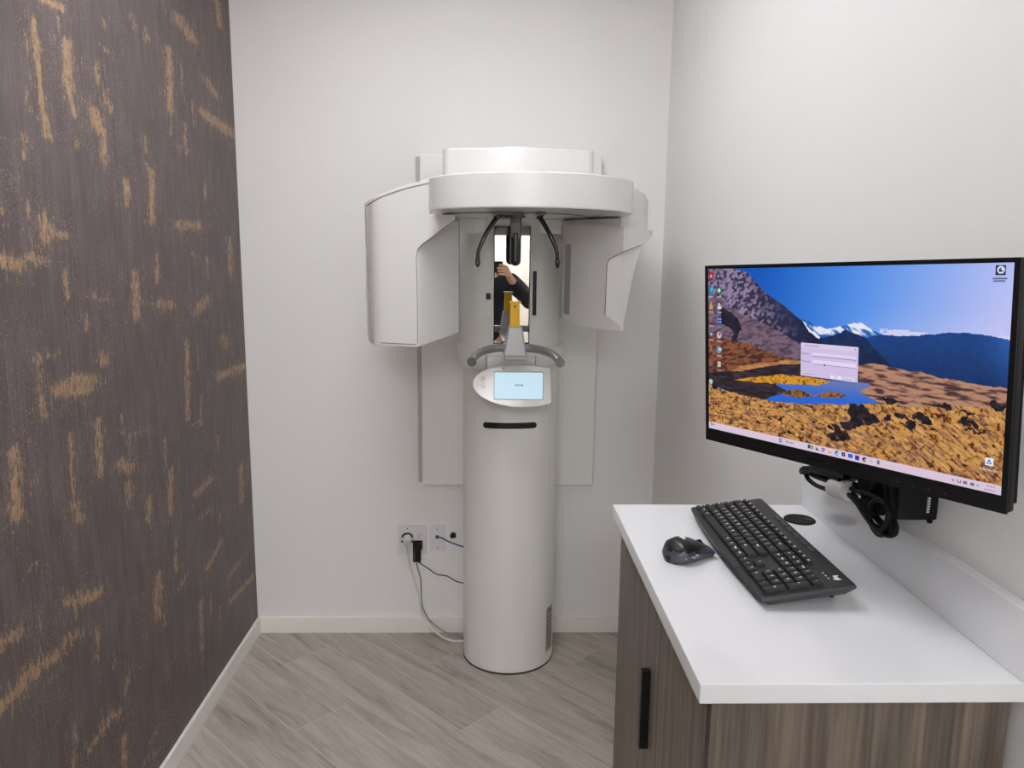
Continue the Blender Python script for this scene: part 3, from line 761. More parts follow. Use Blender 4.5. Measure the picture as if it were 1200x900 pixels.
n = len(outl); bm.faces.new(lo[::-1]).material_index = 1; bm.faces.new(hi)
for i in range(n):
    j = (i+1) % n
    bm.faces.new([lo[i], lo[j], mid[j], mid[i]]).material_index = 1; bm.faces.new([mid[i], mid[j], hi[j], hi[i]]).material_index = 1
kobj('case', bm, [M['kb'], M['kbe']], sharp=25)
U = .01745
def key_mesh(w, d, legend, tilt=0):
    bm = B()
    x0, x1, y0, y1 = -w/2, w/2, -d/2, d/2; t = .0017
    frustum(bm, x0, x1, y0, y1, 0, x0+t, x1-t, y0+t, y1-t*.7, .0058)
    bmesh.ops.bevel(bm, geom=[e for e in bm.edges if min(v.co.z for v in e.verts) > .001 or abs(e.verts[0].co.z-e.verts[1].co.z) > .001], offset=.0008, segments=1, profile=.5, affect='EDGES')
    if legend:
        s = .0062 if len(legend) == 1 else .0042
        text_bm(legend, s, Matrix.Translation((x0+t+.0042 if w > .02 or len(legend) == 1 else 0, .0016, .0060)), bm, 1, bold=.00025)
    return bm
KX0 = -KB_L/2+.0065; KY0 = .0035
def put_key(x, row_y, w, legend, d=1.0, yoff=0):
    bm = key_mesh(w*U-.0011, d*U*1.045-.0011, legend)
    o = kobj('key', bm, [M['key'], M['legend']], tilt=False, sharp=25)
    cx = KX0+(x+w/2)*U; cy = KY0+row_y*U*1.045+d*U*1.045/2
    o.matrix_local = KT @ Matrix.Translation((cx, cy, .0138))
ROWS = [
 (0, [('Ctrl',1.25),('Win',1.25),('Alt',1.25),('',6.25),('Alt',1.25),('Fn',1.25),('Menu',1.25),('Ctrl',1.25)]),
 (1, [('Shift',2.25)]+[(c,1) for c in 'ZXCVBNM,./']+[('Shift',2.75)]),
 (2, [('Caps',1.75)]+[(c,1) for c in "ASDFGHJKL;'"]+[('Enter',2.25)]),
 (3, [('Tab',1.5)]+[(c,1) for c in 'QWERTYUIOP[]']+[('\\',1.5)]),
 (4, [('`',1)]+[(c,1) for c in '1234567890-=']+[('Back',2)])]
for r, ks in ROWS:
    x = 0
    for s, w in ks: put_key(x, r, w, s); x += w
x = 0
for i, s in enumerate(['Esc']+['F%d' % k for k in range(1, 13)]):
    put_key(x, 5.12, 15/13, s, .62); x += 15/13
NX = 15.22
for i, s in enumerate(('Prt', 'Scr', 'Brk')): put_key(NX+i, 5.12, 1, s, .62)
for i, s in enumerate(('Ins', 'Hm', 'PU')): put_key(NX+i, 4, 1, s)
for i, s in enumerate(('Del', 'End', 'PD')): put_key(NX+i, 3, 1, s)
put_key(NX+1, 1, 1, '^')
for i, s in enumerate('<v>'): put_key(NX+i, 0, 1, s)
PX = 18.44
for i, s in enumerate(('Num', '/', '*', '-')): put_key(PX+i, 4, 1, s)
for r, row in ((3, '789'), (2, '456'), (1, '123')):
    for i, s in enumerate(row): put_key(PX+i, r, 1, s)
put_key(PX+3, 2, 1, '+', 2); put_key(PX+3, 0, 1, 'En', 2)
put_key(PX, 0, 2, '0'); put_key(PX+2, 0, 1, '.')
for i in range(6):                                    # flat media buttons along the back edge
    bm = B(); cx = -.088+i*.030
    prism(bm, rrect(cx-.0115, cx+.0115, .1235, .1300, .0025), .0143, .0158)
    kobj('media_key', bm, M['kbe'], bev=.0005)
bm = text_bm('logi', .0115, Matrix.Translation((.172, .1215, .0147)), bold=.0005)
kobj('logo', bm, M['legend'])['label'] = 'small white maker logo in the corner'
bm = B()
for cx in (.150, .160, .170): prism(bm, rrect(cx-.002, cx+.002, .1085, .1105, .0006), .0145, .01475)
kobj('indicator_marks', bm, M['legend'])
for sx in (-.15, .15):                              # flip-out feet hold the back edge up
    bm = B(); p = KT @ Vector((sx, .120, .0))
    frustum(bm, p.x-.012, p.x+.012, p.y-.004, p.y+.002, 0.0, p.x-.013, p.x+.013, p.y-.006, p.y+.004, p.z+.002)
    kobj('foot', bm, M['black'], tilt=False)
for sx in (-.15, .15):
    kobj('rubber_pad', box(B(), sx-.02, sx+.02, .0035, .011, .0, .006), M['black'], tilt=False)

# ------------------------------------------------------------------ mouse (front points at the keyboard)
MA = math.radians(-62)                                # local +y = front
mo = empty('computer_mouse', (.3370, 1.2270, HC), MA, 'small black wireless mouse with grey scuffed sides in front of the keyboard', 'mouse')
ML = .088
def mouse_w(t): return float(np.interp(t, [0, .06, .2, .42, .6, .75, .92, 1.], [.008, .0205, .0305, .0312, .0268, .0265, .028, .0225]))
def mouse_h(t): return float(np.interp(t, [0, .05, .2, .38, .6, .8, .95, 1.], [.012, .023, .0345, .0375, .0330, .0245, .0175, .012]))
bm = B(); rings = []; NT, NA = 30, 28
for i in range(NT+1):
    t = i/NT; y = (t-.5)*ML; w_, h_ = mouse_w(t), mouse_h(t); rg = []
    for k in range(NA):
        a = 2*PI*k/NA; ca, sa = math.cos(a), math.sin(a)
        x = w_*math.copysign(abs(ca)**.72, ca)*(1.0 if sa > -.2 else .93)
        z = (.0095+(h_-.0095)*abs(sa)**.85) if sa >= 0 else .0095-.009*abs(sa)**.6
        rg.append(bm.verts.new((x, y, z)))
    rings.append(rg)
for a, b in zip(rings, rings[1:]):
    for k in range(NA):
        j = (k+1) % NA; f = bm.faces.new([a[k], a[j], b[j], b[k]])
        zc = sum(v.co.z for v in f.verts)/4; yc = sum(v.co.y for v in f.verts)/4; xc = abs(sum(v.co.x for v in f.verts)/4)
        w_ = mouse_w(yc/ML+.5)
        if zc < .0035: f.material_index = 0
        elif zc < float(np.interp(yc/ML+.5, [0, .25, .5, .62, .8, 1], [.021, .0225, .0185, .0235, .021, .014])): f.material_index = 1
bm.faces.new(rings[0][::-1]); bm.faces.new(rings[-1])
mb = obj('shell', bm, [M['mouse'], M['mouseg']], mo, world=False, sharp=60)
bm = B(); tube(bm, [(0, .0245+.0065*math.cos(a), .0190+.0065*math.sin(a)) for a in [PI*2*i/20 for i in range(20)]], .0032, 8, close=True)
obj('scroll_wheel', bm, M['blackm'], mo, world=False)
bm = tube(B(), [(0, y_, mouse_h(y_/ML+.5)+.0001) for y_ in (.030, .034, .038, .0415)], .0006, 6); obj('button_split', bm, M['blackm'], mo, world=False)
bm = text_bm('logi', .0085, Matrix.Translation((0, -.012, .0378)) @ Matrix.Rotation(math.radians(4), 4, 'X') @ Matrix.Rotation(PI, 4, 'Z'), bold=.0006)
obj('logo', bm, M['legend'], mb, world=False)['label'] = 'small white maker logo on the back'
bm = B(); rs = random.Random(3)
for k in range(16):
    y = rs.gauss(-.006, .010); t = y/ML+.5; z = rs.uniform(.009, .018)
    x = mouse_w(t)*1.0; s = rs.uniform(.0005, .0012)
    ball(bm, (x-.0004, y, z), s, seg=6, scale=(.5, 1, 1.2))
obj('scuff_marks', bm, M['scuff'], mb, world=False)

# ------------------------------------------------------------------ monitor
MW, MH = .49, .27568
MX = Matrix.Translation((.4874, 1.073, 1.4347)) @ Matrix.Rotation(-1.0835, 4, 'Z') @ Matrix.Rotation(.0463, 4, 'X') @ Matrix.Rotation(-.0337, 4, 'Y')
# local: x along the screen, -y towards the viewer, z up
mn = empty('monitor', tuple(MX.translation), 0, 'black widescreen monitor showing a mountain lake desktop, on an arm above the counter', 'monitor')
def mobj(name, bm, m, parent=None, bev=0, **k):
    bmesh.ops.transform(bm, matrix=MX, verts=bm.verts); return obj(name, bm, m, parent or mn, bevel=bev, **k)
x0, x1, z0, z1 = -MW/2-.0065, MW/2+.0068, -MH/2-.0215, MH/2+.0055
bm = B(); box(bm, x0, x1, .0015, .017, z0, z1); 
hous = mobj('housing', bm, M['black'], bev=.003)
bm = B(); box(bm, x0+.0004, x1-.0004, .0165, .022, z0+.01, z1-.02); frustum(bm, -.17, .17, .0215, .0216, -.11, -.17, .17, .0215, .034, -.08)
frustum(bm, -.16, .16, .021, .044, -.10, -.16, .16, .021, .044, .085)
mobj('rear_cover', bm, M['blackm'], bev=.003)
bm = B()                                                # bezel: thin sides and top, deep chin
for a in ((x0, -MW/2, z0, z1), (MW/2, x1, z0, z1), (-MW/2, MW/2, MH/2, z1), (-MW/2, MW/2, z0, -MH/2)):
    box(bm, a[0], a[1], -.0012, .002, a[2], a[3])
bz = mobj('bezel', bm, M['black'])
bm = B()
for i in range(4): prism(bm, [(.113+i*.0215-.0014, z0+.0065), (.113+i*.0215+.0014, z0+.0065), (.113+i*.0215, z0+.009)], -.0015, 0, axis=1)
mobj('button_marks', bm, M['seam'], bz)
bm = B(); box(bm, -.037, -.003, -.0014, 0, -MH/2-.0125, -MH/2-.0088)
mobj('maker_plate', bm, M['blackg'], bz)

# the picture on the screen (a lit display), computed as a colour field
def vnoise(x, y, seed):
    r = np.random.RandomState(seed).rand(256, 256)
    xi, yi = np.floor(x).astype(int), np.floor(y).astype(int); fx, fy = x-xi, y-yi
    fx, fy = fx*fx*(3-2*fx), fy*fy*(3-2*fy)
    g = lambda a, b: r[a % 256, b % 256]
    return (g(xi, yi)*(1-fx)+g(xi+1, yi)*fx)*(1-fy)+(g(xi, yi+1)*(1-fx)+g(xi+1, yi+1)*fx)*fy
def fbm(x, y, seed, o=4):
    s = 0; a = .5
    for i in range(o): s = s+a*vnoise(x*2**i, y*2**i, seed+i); a *= .5
    return s/(1-.5**o)
def inpoly(U_, V_, pts):
    ins = np.zeros(U_.shape, bool); n = len(pts)
    for i in range(n):
        (xa, ya), (xb, yb) = pts[i], pts[(i+1) % n]
        if ya == yb: continue
        c = ((ya > V_) != (yb > V_)) & (U_ < (xb-xa)*(V_-ya)/(yb-ya)+xa)
        ins ^= c
    return ins
def screen_colours(nx, ny):
    u = (np.arange(nx)+.5)/nx; v = (np.arange(ny)+.5)/ny
    U_, V_ = np.meshgrid(u, v, indexing='ij')
    A = lambda *c: np.array(c, float)
    def mix(a, b, t): return a+(b-a)*np.clip(t, 0, 1)[..., None]
    jit = (fbm(U_*60, V_*34, 5, 3)-.5)
    n1 = fbm(U_*60, V_*36, 11, 5); n2 = fbm(U_*30, V_*90, 21, 5); n3 = fbm(U_*120, V_*80, 31, 3)
    img = np.zeros((nx, ny, 3))
    # sky
    t = np.clip((U_-.22)/.78+.18*(V_-.1), 0, 1)
    img[:] = mix(mix(A(4, 82, 182), A(84, 142, 228), t*2), A(184, 190, 240), (t-.5)*2)
    img = np.where((V_ > .2)[..., None], mix(img, A(205, 200, 232)+0*img, (V_-.2)*4*(U_-.5).clip(0)*1.6), img)
    cl = (fbm(U_*14, V_*50, 41, 4) > .52) & (V_ > .305) & (U_ > .66) & (V_ < .345)
    img[cl] = A(205, 205, 235)
    def lay(pts, colfn, wob=.006, mask=None):
        m = inpoly(U_+jit*wob, V_+jit*wob*1.6, pts)
        if mask is not None: m &= mask
        img[m] = colfn[m]
    # snow peaks
    lay([(.395,.28),(.426,.286),(.436,.30),(.447,.318),(.465,.31),(.482,.322),(.51,.318),(.54,.302),(.56,.295),(.577,.282),(.60,.28),(.622,.302),(.645,.322),(.667,.333),(.72,.35),(.72,.45),(.38,.45)],
        mix(A(28, 92, 172)+0*img, A(228, 226, 244), (fbm(U_*55-V_*40, V_*30, 51, 4)-.40)*7-(V_-.33)*7-(U_ < .44)*.8), .01)
    # blue ranges
    far = mix(A(14, 62, 128)+0*img, A(6, 44, 98), (V_-.33)*5)
    far = mix(far, A(60, 120, 205)+0*img, (U_-.93)*8*(1-(V_-.3)*4).clip(0)) + (n1-.5)[..., None]*14
    lay([(.60,.37),(.64,.345),(.667,.337),(.72,.335),(.773,.328),(.826,.313),(.86,.305),(.898,.302),(.952,.309),(1.01,.324),(1.01,.56),(.55,.56)], far, .004)
    near = mix(A(12, 38, 84)+0*img, A(8, 30, 62), (V_-.35)*5)+(n1-.5)[..., None]*26
    lay([(.44,.39),(.473,.376),(.51,.35),(.554,.323),(.585,.338),(.614,.352),(.64,.40),(.67,.44),(.70,.487),(.70,.56),(.40,.56)], near, .01)
    # right-hand moor
    moor = mix(A(176, 130, 104)+0*img, A(70, 46, 50), (n2-.42)*4.2)
    lay([(.55,.485),(.599,.498),(.64,.478),(.704,.487),(.74,.497),(.777,.495),(.83,.515),(.875,.516),(.94,.528),(1.01,.524),(1.01,.80),(.30,.80),(.30,.55)], moor, .008)
    # left mountain, rock
    rock = mix(A(44, 38, 62)+0*img, A(142, 126, 158), (fbm(U_*90+V_*60, V_*44-U_*60, 61, 5)-.40)*4.5-(U_-.22)*2.2)
    rock = mix(rock, A(20, 28, 60)+0*img, (U_-.24)*6-(V_-.30)*2)
    lay([(-.01,-.01),(.12,-.01),(.135,.008),(.184,.028),(.213,.077),(.249,.13),(.273,.159),(.311,.191),(.338,.222),(.371,.258),(.403,.293),(.426,.346),(.46,.379),(.47,.42),(.47,.52),(-.01,.52)], rock, .016)
    scree = mix(A(118, 96, 112)+0*img, A(64, 50, 66), (fbm(U_*40-V_*24, V_*80+U_*40, 71, 4)-.38)*2.4)
    lay([(.03,.15),(.12,.246),(.19,.285),(.255,.319),(.32,.36),(.40,.42),(.46,.46),(.46,.55),(-.01,.55),(-.01,.20)], scree, .012)
    dark = A(22, 16, 34)+(n1-.4)[..., None]*50
    lay([(.06,.235),(.10,.25),(.14,.30),(.155,.36),(.13,.42),(.11,.44),(.115,.37),(.09,.345),(.06,.34)], dark, .02)
    foot = mix(A(136, 80, 48)+0*img, A(62, 36, 34), (fbm(U_*50-V_*20, V_*80+U_*40, 81, 5)-.40)*4)
    lay([(-.01,.40),(.04,.395),(.094,.43),(.184,.442),(.23,.46),(.268,.473),(.31,.492),(.359,.499),(.41,.515),(.41,.57),(.30,.56),(.146,.62),(-.01,.66)], foot, .012)
    sand = A(176, 122, 74)+(n2-.5)[..., None]*70
    lay([(.14,.585),(.20,.555),(.30,.527),(.36,.507),(.42,.505),(.42,.530),(.31,.545),(.20,.592),(.10,.625)], sand, .006)
    # dark marsh and lake
    marsh = A(40, 29, 38)+(n2-.5)[..., None]*70
    lay([(-.01,.645),(.146,.61),(.303,.545),(.40,.52),(.50,.52),(.60,.53),(.60,.60),(.50,.66),(.35,.745),(.28,.765),(.146,.755),(-.01,.715)], marsh, .006)
    lake = mix(A(96, 116, 176)+0*img, A(34, 98, 206), (V_-.61)*12)
    lay([(.33,.605),(.42,.60),(.596,.583),(.628,.584),(.641,.595),(.62,.615),(.601,.633),(.615,.645),(.64,.655),(.664,.672),(.60,.70),(.487,.724),(.404,.742),(.281,.762),(.26,.752),(.31,.715),(.36,.69),(.30,.66)], lake, .004)
    gold = mix(A(206, 146, 40)+0*img, A(120, 74, 24), (n3-.5)*4)
    lay([(.12,.665),(.172,.648),(.245,.618),(.30,.602),(.326,.592),(.36,.598),(.392,.593),(.44,.592),(.506,.597),(.48,.615),(.466,.628),(.36,.646),(.269,.658),(.17,.668)], gold, .008)
    rust = mix(A(150, 96, 50)+0*img, A(60, 40, 36), (n3-.45)*4)
    lay([(.30,.705),(.349,.685),(.393,.668),(.43,.68),(.456,.688),(.43,.702),(.383,.715)], rust, .008)
    lay([(.445,.688),(.47,.672),(.506,.653),(.53,.656),(.56,.658),(.545,.676),(.50,.688)], rust, .008)
    # foreground grass
    sl = (U_-.35).clip(0)*1.1
    gr = mix(A(194, 140, 76)+0*img, A(112, 74, 66), (fbm(U_*40+V_*20, (V_-sl*U_*.8)*100, 91, 5)-.43)*3.2)
    gr = mix(gr, A(218, 172, 102)+0*img, (fbm(U_*60, (V_-sl*U_*.8)*150, 95, 4)-.54)*4)
    gr = gr-(np.clip(n3-.56, 0, 1)*420)[..., None]
    lay([(-.01,.71),(.05,.735),(.146,.75),(.281,.762),(.404,.745),(.487,.728),(.584,.706),(.664,.676),(.69,.672),(.76,.67),(1.01,.60),(1.01,1.01),(-.01,1.01)], gr, .010)
    rk = A(22, 15, 22)+(n3-.45)[..., None]*70
    for cx, cy, rx, ry in ((.605,.748,.032,.05),(.635,.762,.03,.026),(.600,.795,.022,.03),(.575,.825,.028,.022),(.548,.872,.026,.026),(.515,.892,.022,.016),(.53,.85,.014,.014),(.725,.716,.017,.017),(.758,.745,.018,.014),(.785,.712,.026,.018),(.80,.73,.018,.012),(.692,.742,.016,.013),
                           (.745,.765,.02,.008),(.317,.849,.011,.014),(.843,.694,.014,.009),(.909,.70,.022,.014),(.93,.735,.03,.008),(.985,.615,.02,.02),(.504,.842,.008,.008),(.357,.916,.012,.008),(.45,.838,.006,.007),(.39,.845,.008,.006),(.84,.64,.03,.008),(.70,.655,.022,.012),(.91,.66,.02,.008),(.86,.655,.012,.012),
                           (.03,.73,.014,.014),(.07,.752,.012,.010),(.10,.78,.010,.008),(.24,.80,.008,.006),(.17,.795,.010,.006),(.44,.757,.012,.006),(.35,.768,.012,.006),(.20,.765,.012,.005)):
        m = ((U_-cx+jit*.03)/rx)**2+((V_-cy+jit*.05)/ry)**2 < 1
        img[m] = rk[m]
    img = np.clip(img, 0, 255)
    # taskbar and its icons
    img[V_ > .957] = A(214, 194, 214)
    asp = .49/.27568
    def disc(cx, cy, r, c): img[((U_-cx)*asp)**2+(V_-cy)**2 < r*r] = A(*c)
    def rect(cx, cy, w_, h_, c): img[(abs(U_-cx) < w_/2) & (abs(V_-cy) < h_/2)] = A(*c)
    rect(.323, .977, .012, .022, (20, 90, 190)); rect(.323, .977, .0012, .022, (214, 194, 214)); rect(.323, .977, .012, .0022, (214, 194, 214))
    disc(.347, .976, .006, (120, 110, 140)); rect(.364, .977, .018, .004, (150, 135, 160))
    rect(.432, .976, .010, .022, (40, 60, 50)); rect(.443, .976, .009, .020, (110, 140, 110))
    img[inpoly(U_, V_, [(.457,.966),(.469,.986),(.457,.986)])] = A(40, 36, 52)
    disc(.484, .975, .011, (110, 60, 120)); disc(.484, .975, .005, (214, 194, 214)); rect(.508, .980, .013, .011, (226, 160, 60)); rect(.508, .973, .013, .005, (240, 210, 170))
    disc(.532, .976, .0125, (30, 110, 180)); disc(.535, .979, .006, (150, 215, 235)); rect(.555, .977, .013, .021, (40, 34, 60)); rect(.555, .975, .005, .006, (150, 150, 190))
    rect(.578, .977, .014, .020, (40, 90, 220)); rect(.601, .977, .014, .022, (20, 50, 170)); disc(.624, .977, .012, (36, 70, 40)); disc(.628, .979, .005, (200, 215, 190)); rect(.645, .978, .010, .003, (150, 130, 160)); rect(.668, .977, .008, .021, (110, 96, 130))
    for cx in (.911, .929): rect(cx, .979, .010, .014, (110, 98, 128))
    rect(.895, .979, .010, .016, (90, 80, 112)); rect(.895, .978, .006, .009, (214, 194, 214)); rect(.88, .979, .006, .004, (120, 105, 135)); rect(.942, .979, .005, .010, (150, 130, 160))
    rect(.974, .9705, .022, .0045, (140, 124, 150)); rect(.972, .9875, .028, .0045, (140, 124, 150))
    rect(.014, .972, .008, .018, (120, 130, 190)); rect(.026, .972, .012, .004, (160, 145, 175))
    # desktop icons
    def lab(cx, cy): rect(cx, cy, .022, .006, (170, 165, 180))
    disc(.014, .04, .022, (170, 26, 34)); disc(.014, .044, .008, (230, 180, 180)); lab(.014, .075)
    disc(.013, .13, .022, (30, 120, 190)); disc(.016, .125, .012, (70, 190, 170)); lab(.013, .17)
    disc(.052, .13, .022, (30, 90, 84)); disc(.052, .13, .012, (190, 225, 215)); lab(.052, .17)
    img[inpoly(U_, V_, [(.013,.195),(.024,.245),(.004,.245)])] = A(196, 150, 84); lab(.014, .265)
    rect(.052, .215, .010, .016, (200, 200, 205)); rect(.052, .235, .020, .016, (210, 210, 216)); lab(.052, .265)
    rect(.013, .31, .014, .034, (130, 100, 96)); lab(.014, .35)
    rect(.053, .313, .022, .042, (24, 36, 160))
    for a, b in ((-.005, -.009), (.005, -.009), (-.005, .009), (.005, .009)): disc(.053+a, .313+b, .0055, (150, 190, 250))
    lab(.053, .352)
    disc(.013, .402, .018, (86, 80, 110)); disc(.013, .402, .009, (180, 180, 205)); lab(.014, .438)
    disc(.051, .403, .020, (190, 186, 196)); disc(.053, .396, .009, (150, 60, 70)); lab(.051, .44)
    rect(.011, .49, .012, .034, (140, 110, 90)); disc(.051, .494, .021, (90, 150, 190)); disc(.055, .49, .009, (200, 220, 225)); lab(.051, .53)
    rect(.011, .585, .012, .032, (120, 96, 84)); rect(.051, .583, .015, .036, (196, 180, 160)); lab(.051, .62)
    disc(.010, .70, .016, (190, 190, 186)); rect(.010, .73, .012, .02, (150, 150, 150))
    rect(.969, .030, .024, .042, (40, 44, 66)); disc(.969, .030, .016, (215, 220, 240)); disc(.969, .030, .009, (40, 44, 66)); disc(.972, .026, .005, (215, 220, 240))
    rect(.968, .0655, .034, .0065, (96, 100, 140)); rect(.967, .0765, .028, .0065, (96, 100, 140))
    rect(.967, .862, .020, .036, (226, 234, 246)); img[inpoly(U_, V_, [(.967,.848),(.974,.873),(.960,.873)])] = A(40, 100, 210); disc(.967, .865, .004, (226, 234, 246))
    # log-in window
    dm = (U_ > .396) & (U_ < .5955) & (V_ > .406) & (V_ < .587)
    img[dm] = A(206, 188, 224)
    rect(.4958, .418, .196, .022, (214, 200, 230)); rect(.514, .464, .150, .020, (218, 206, 236)); rect(.514, .4755, .150, .0035, (120, 104, 140))
    rect(.514, .503, .150, .022, (222, 212, 240)); rect(.514, .5155, .150, .003, (150, 136, 170))
    rect(.435, .4205, .055, .006, (176, 160, 196)); rect(.586, .420, .005, .009, (120, 104, 140)); rect(.425, .574, .034, .005, (160, 146, 182))
    rect(.523, .574, .038, .018, (232, 224, 246)); rect(.567, .574, .034, .018, (222, 212, 238))
    return img
def screen_mesh():
    nx, ny = 512, 288
    img = screen_colours(nx, ny)/255.
    linc = np.where(img <= .04045, img/12.92, ((img+.055)/1.055)**2.4)
    xg = np.linspace(-MW/2, MW/2, nx+1); zg = np.linspace(MH/2, -MH/2, ny+1)
    X, Z = np.meshgrid(xg, zg, indexing='ij')
    vs = np.stack([X.ravel(), np.full(X.size, .0002), Z.ravel()], 1)
    idx = np.arange((nx+1)*(ny+1)).reshape(nx+1, ny+1)
    f = np.stack([idx[:-1, 1:], idx[1:, 1:], idx[1:, :-1], idx[:-1, :-1]], -1).reshape(-1, 4)
    me = bpy.data.meshes.new('screen'); nv, nf = len(vs), len(f)
    me.vertices.add(nv); me.vertices.foreach_set('co', vs.astype(np.float32).ravel())
    me.loops.add(nf*4); me.loops.foreach_set('vertex_index', f.astype(np.int32).ravel())
    me.polygons.add(nf); me.polygons.foreach_set('loop_start', np.arange(0, nf*4, 4, dtype=np.int32))
    me.update(calc_edges=True)
    ca = me.attributes.new('pix', 'FLOAT_COLOR', 'FACE')
    c4 = np.ones((nf, 4), np.float32); c4[:, :3] = linc.reshape(-1, 3)
    ca.data.foreach_set('color', c4.ravel())
    m = bpy.data.materials.new('monitor_display'); m.use_nodes = True; b = bsdf(m)
    b.inputs['Base Color'].default_value = (.01, .01, .012, 1); b.inputs['Roughness'].default_value = .45; b.inputs['Specular IOR Level'].default_value = .25
    a = N(m, 'ShaderNodeAttribute', attribute_name='pix'); L(m, a.outputs['Color'], b.inputs['Emission Color']); b.inputs['Emission Strength'].default_value = 1.0
    me.materials.append(m); me.transform(MX)
    o = bpy.data.objects.new('screen', me); COL.objects.link(o); o.parent = mn; C.view_layer.update(); o.matrix_parent_inverse = mn.matrix_world.inverted()
    o['label'] = 'lit screen with a mountain lake picture and a small log-in window'
    return o
scm = screen_mesh()
def st(bm, s, u, v, size, mi=0, align='CENTER'):
    return text_bm(s, size, Matrix.Translation(((u-.5)*MW, -.0002, (.5-v)*MH)) @ Matrix.Rotation(PI/2, 4, 'X'), bm, mi, align=align)
bm = B()
st(bm, 'User ID', .414, .465, .0042); st(bm, 'Password', .416, .505, .0042); st(bm, 'OK', .523, .575, .0042); st(bm, 'Cancel', .567, .575, .0042)
st(bm, 'Recycle Bin', .967, .898, .0046, 1); st(bm, 'Search', .364, .977, .004)
mobj('screen_text', bm, [M['ui_dark'], M['ui_white']], scm)
# pointer
bm = B(); cu, cv = (.482-.5)*MW, (.5-.507)*MH
prism(bm, [(cu, cv), (cu+.0032, cv-.0032), (cu+.0013, cv-.0034), (cu, cv-.0048)], -.0004, -.0001, axis=1)
mobj('pointer', bm, M['ui_dark'], scm)

# wall arm behind the monitor
ma = mn
obj('wall_plate', box(B(), XR-.012, XR, 1.085, 1.205, 1.30, 1.50), M['blackm'], ma, bevel=.002)
bk = MX @ Vector((0, .046, -.005))
bm = B(); tube(bm, [(XR-.01, 1.145, 1.40), (XR-.028, 1.145, 1.40)], .03, 20); tube(bm, [(XR-.024, 1.145, 1.40), tuple(bk+Vector((.01, .012, 0)))], .02, 16)
obj('mount_arm', bm, M['blackm'], ma)
bm = B(); box(bm, -.06, .06, .044, .050, -.055, .05); bmesh.ops.transform(bm, matrix=MX, verts=bm.verts)
obj('head_plate', bm, M['blackm'], ma, bevel=.002)

# small black box on the bracket, hanging below the monitor
bxx = empty('connector_box', (.63, 1.13, 1.19), 0, 'small black box with a faint white mark hanging under the right half of the monitor', 'box')
b0, b1 = at(1054, 577, 1, 1.07), at(1099.5, 610, 1, 1.07)
obj('case', box(B(), b0.x, min(b1.x, XR-.002), 1.07, 1.20, b1.z, 1.30), M['black'], bxx, bevel=.003)
bm = B(); rs = random.Random(5)
for k in range(6):
    z = b1.z+.012+k*.0042; xx = at(1088, 595, 1, 1.0695).x
    box(bm, xx-.0022, xx+rs.uniform(.0008, .0024), 1.0692, 1.0702, z, z+.0028)
obj('white_mark', bm, M['legend'], bxx)
ball(bm := B(), (b1.x-.012, 1.072, b1.z-.001), .0045, seg=12); obj('rubber_foot', bm, M['blackm'], bxx)
obj('hanger', box(B(), at(1018, 590, 1, 1.14).x, b0.x+.01, 1.12, 1.17, at(1030, 600, 1, 1.14).z, 1.33), M['blackm'], bxx, bevel=.003)

bm = B()
tp = [(939, 546), (998, 546), (997, 560), (985, 566), (962, 563), (944, 556)]
A_, B_ = [at(x, y, 0, .604) for x, y in tp], [at(x, y, 0, .604)+Vector((.022, 0, .0)) for x, y in tp]
va, vb_ = [bm.verts.new(p) for p in A_], [bm.verts.new(p) for p in B_]
bm.faces.new(va); bm.faces.new(vb_[::-1])
for i in range(6):
    j = (i+1) % 6; bm.faces.new([va[i], vb_[i], vb_[j], va[j]])
obj('cable_tray', bm, M['blackm'], mn, bevel=.003)
# bundled black leads with a white hook-and-loop wrap
XB = .585
PB = lambda x, y, dx=0: at(x, y, 0, XB+dx)
cbn = empty('cable_bundle', tuple(PB(1000, 590)), 0, 'bundle of looped black leads tied with a white strap under the monitor', 'cables')
def lead(pts, r=.0036, close=False):
    p = catmull([PB(*q) for q in pts], 6)
    return obj('lead', tube(B(), p, r, 8), M['lead'], cbn, sharp=60)
lead([(985, 569, 0), (962, 560, .01), (945, 554, .012), (939, 553, .006), (942, 549, 0), (960, 549, -.004), (990, 560, -.006)], .0042)
lead([(990, 575, 0), (972, 574, .004), (957, 569, .006), (947, 561, .006), (945, 553, .002), (958, 552, -.004), (985, 562, -.006)], .0042)
lead([(992, 570, .004), (970, 563, .008), (952, 556, .008), (950, 548, .004), (970, 547, .0), (1002, 556, -.004)], .005)
lead([(990, 566, .008), (975, 557, .01), (962, 552, .01), (958, 545, .01), (985, 545, .01), (1003, 556, .01)], .006)
lead([(985, 571, .006), (1000, 580, .006), (1012, 596, .006), (1022, 614, .004), (1034, 625, 0), (1046, 627, 0), (1050, 619, .004), (1046, 606, .008), (1040, 590, .012), (1038, 570, .014), (1040, 555, .014)], .0042)
lead([(988, 574, 0), (1002, 587, 0), (1012, 602, 0), (1020, 613, -.002), (1030, 622, -.004), (1038, 615, -.006), (1040, 600, -.006), (1034, 588, -.004), (1024, 587, -.002), (1019, 598, 0), (1021, 612, .002), (1030, 619, .004)], .0038)
lead([(986, 568, .004), (1003, 575, .004), (1020, 580, .004), (1036, 590, .004), (1043, 606, .004), (1041, 622, .004), (1031, 627, .004), (1022, 617, .006), (1017, 600, .008), (1019, 582, .010), (1026, 568, .012), (1031, 556, .012)], .004)
lead([(990, 564, .008), (1005, 570, .010), (1014, 582, .010), (1022, 600, .010), (1034, 614, .010), (1044, 620, .010)], .005)
w0, w1 = PB(978, 571, .002), PB(996, 576, .002)
bm = B(); dv = (w1-w0); tube(bm, [w0, w0+dv*.5, w1], [.0165, .0175, .0165], 24)
obj('wrap_strap', bm, M['velcro'], cbn, sharp=50)['label'] = 'white hook-and-loop strap'

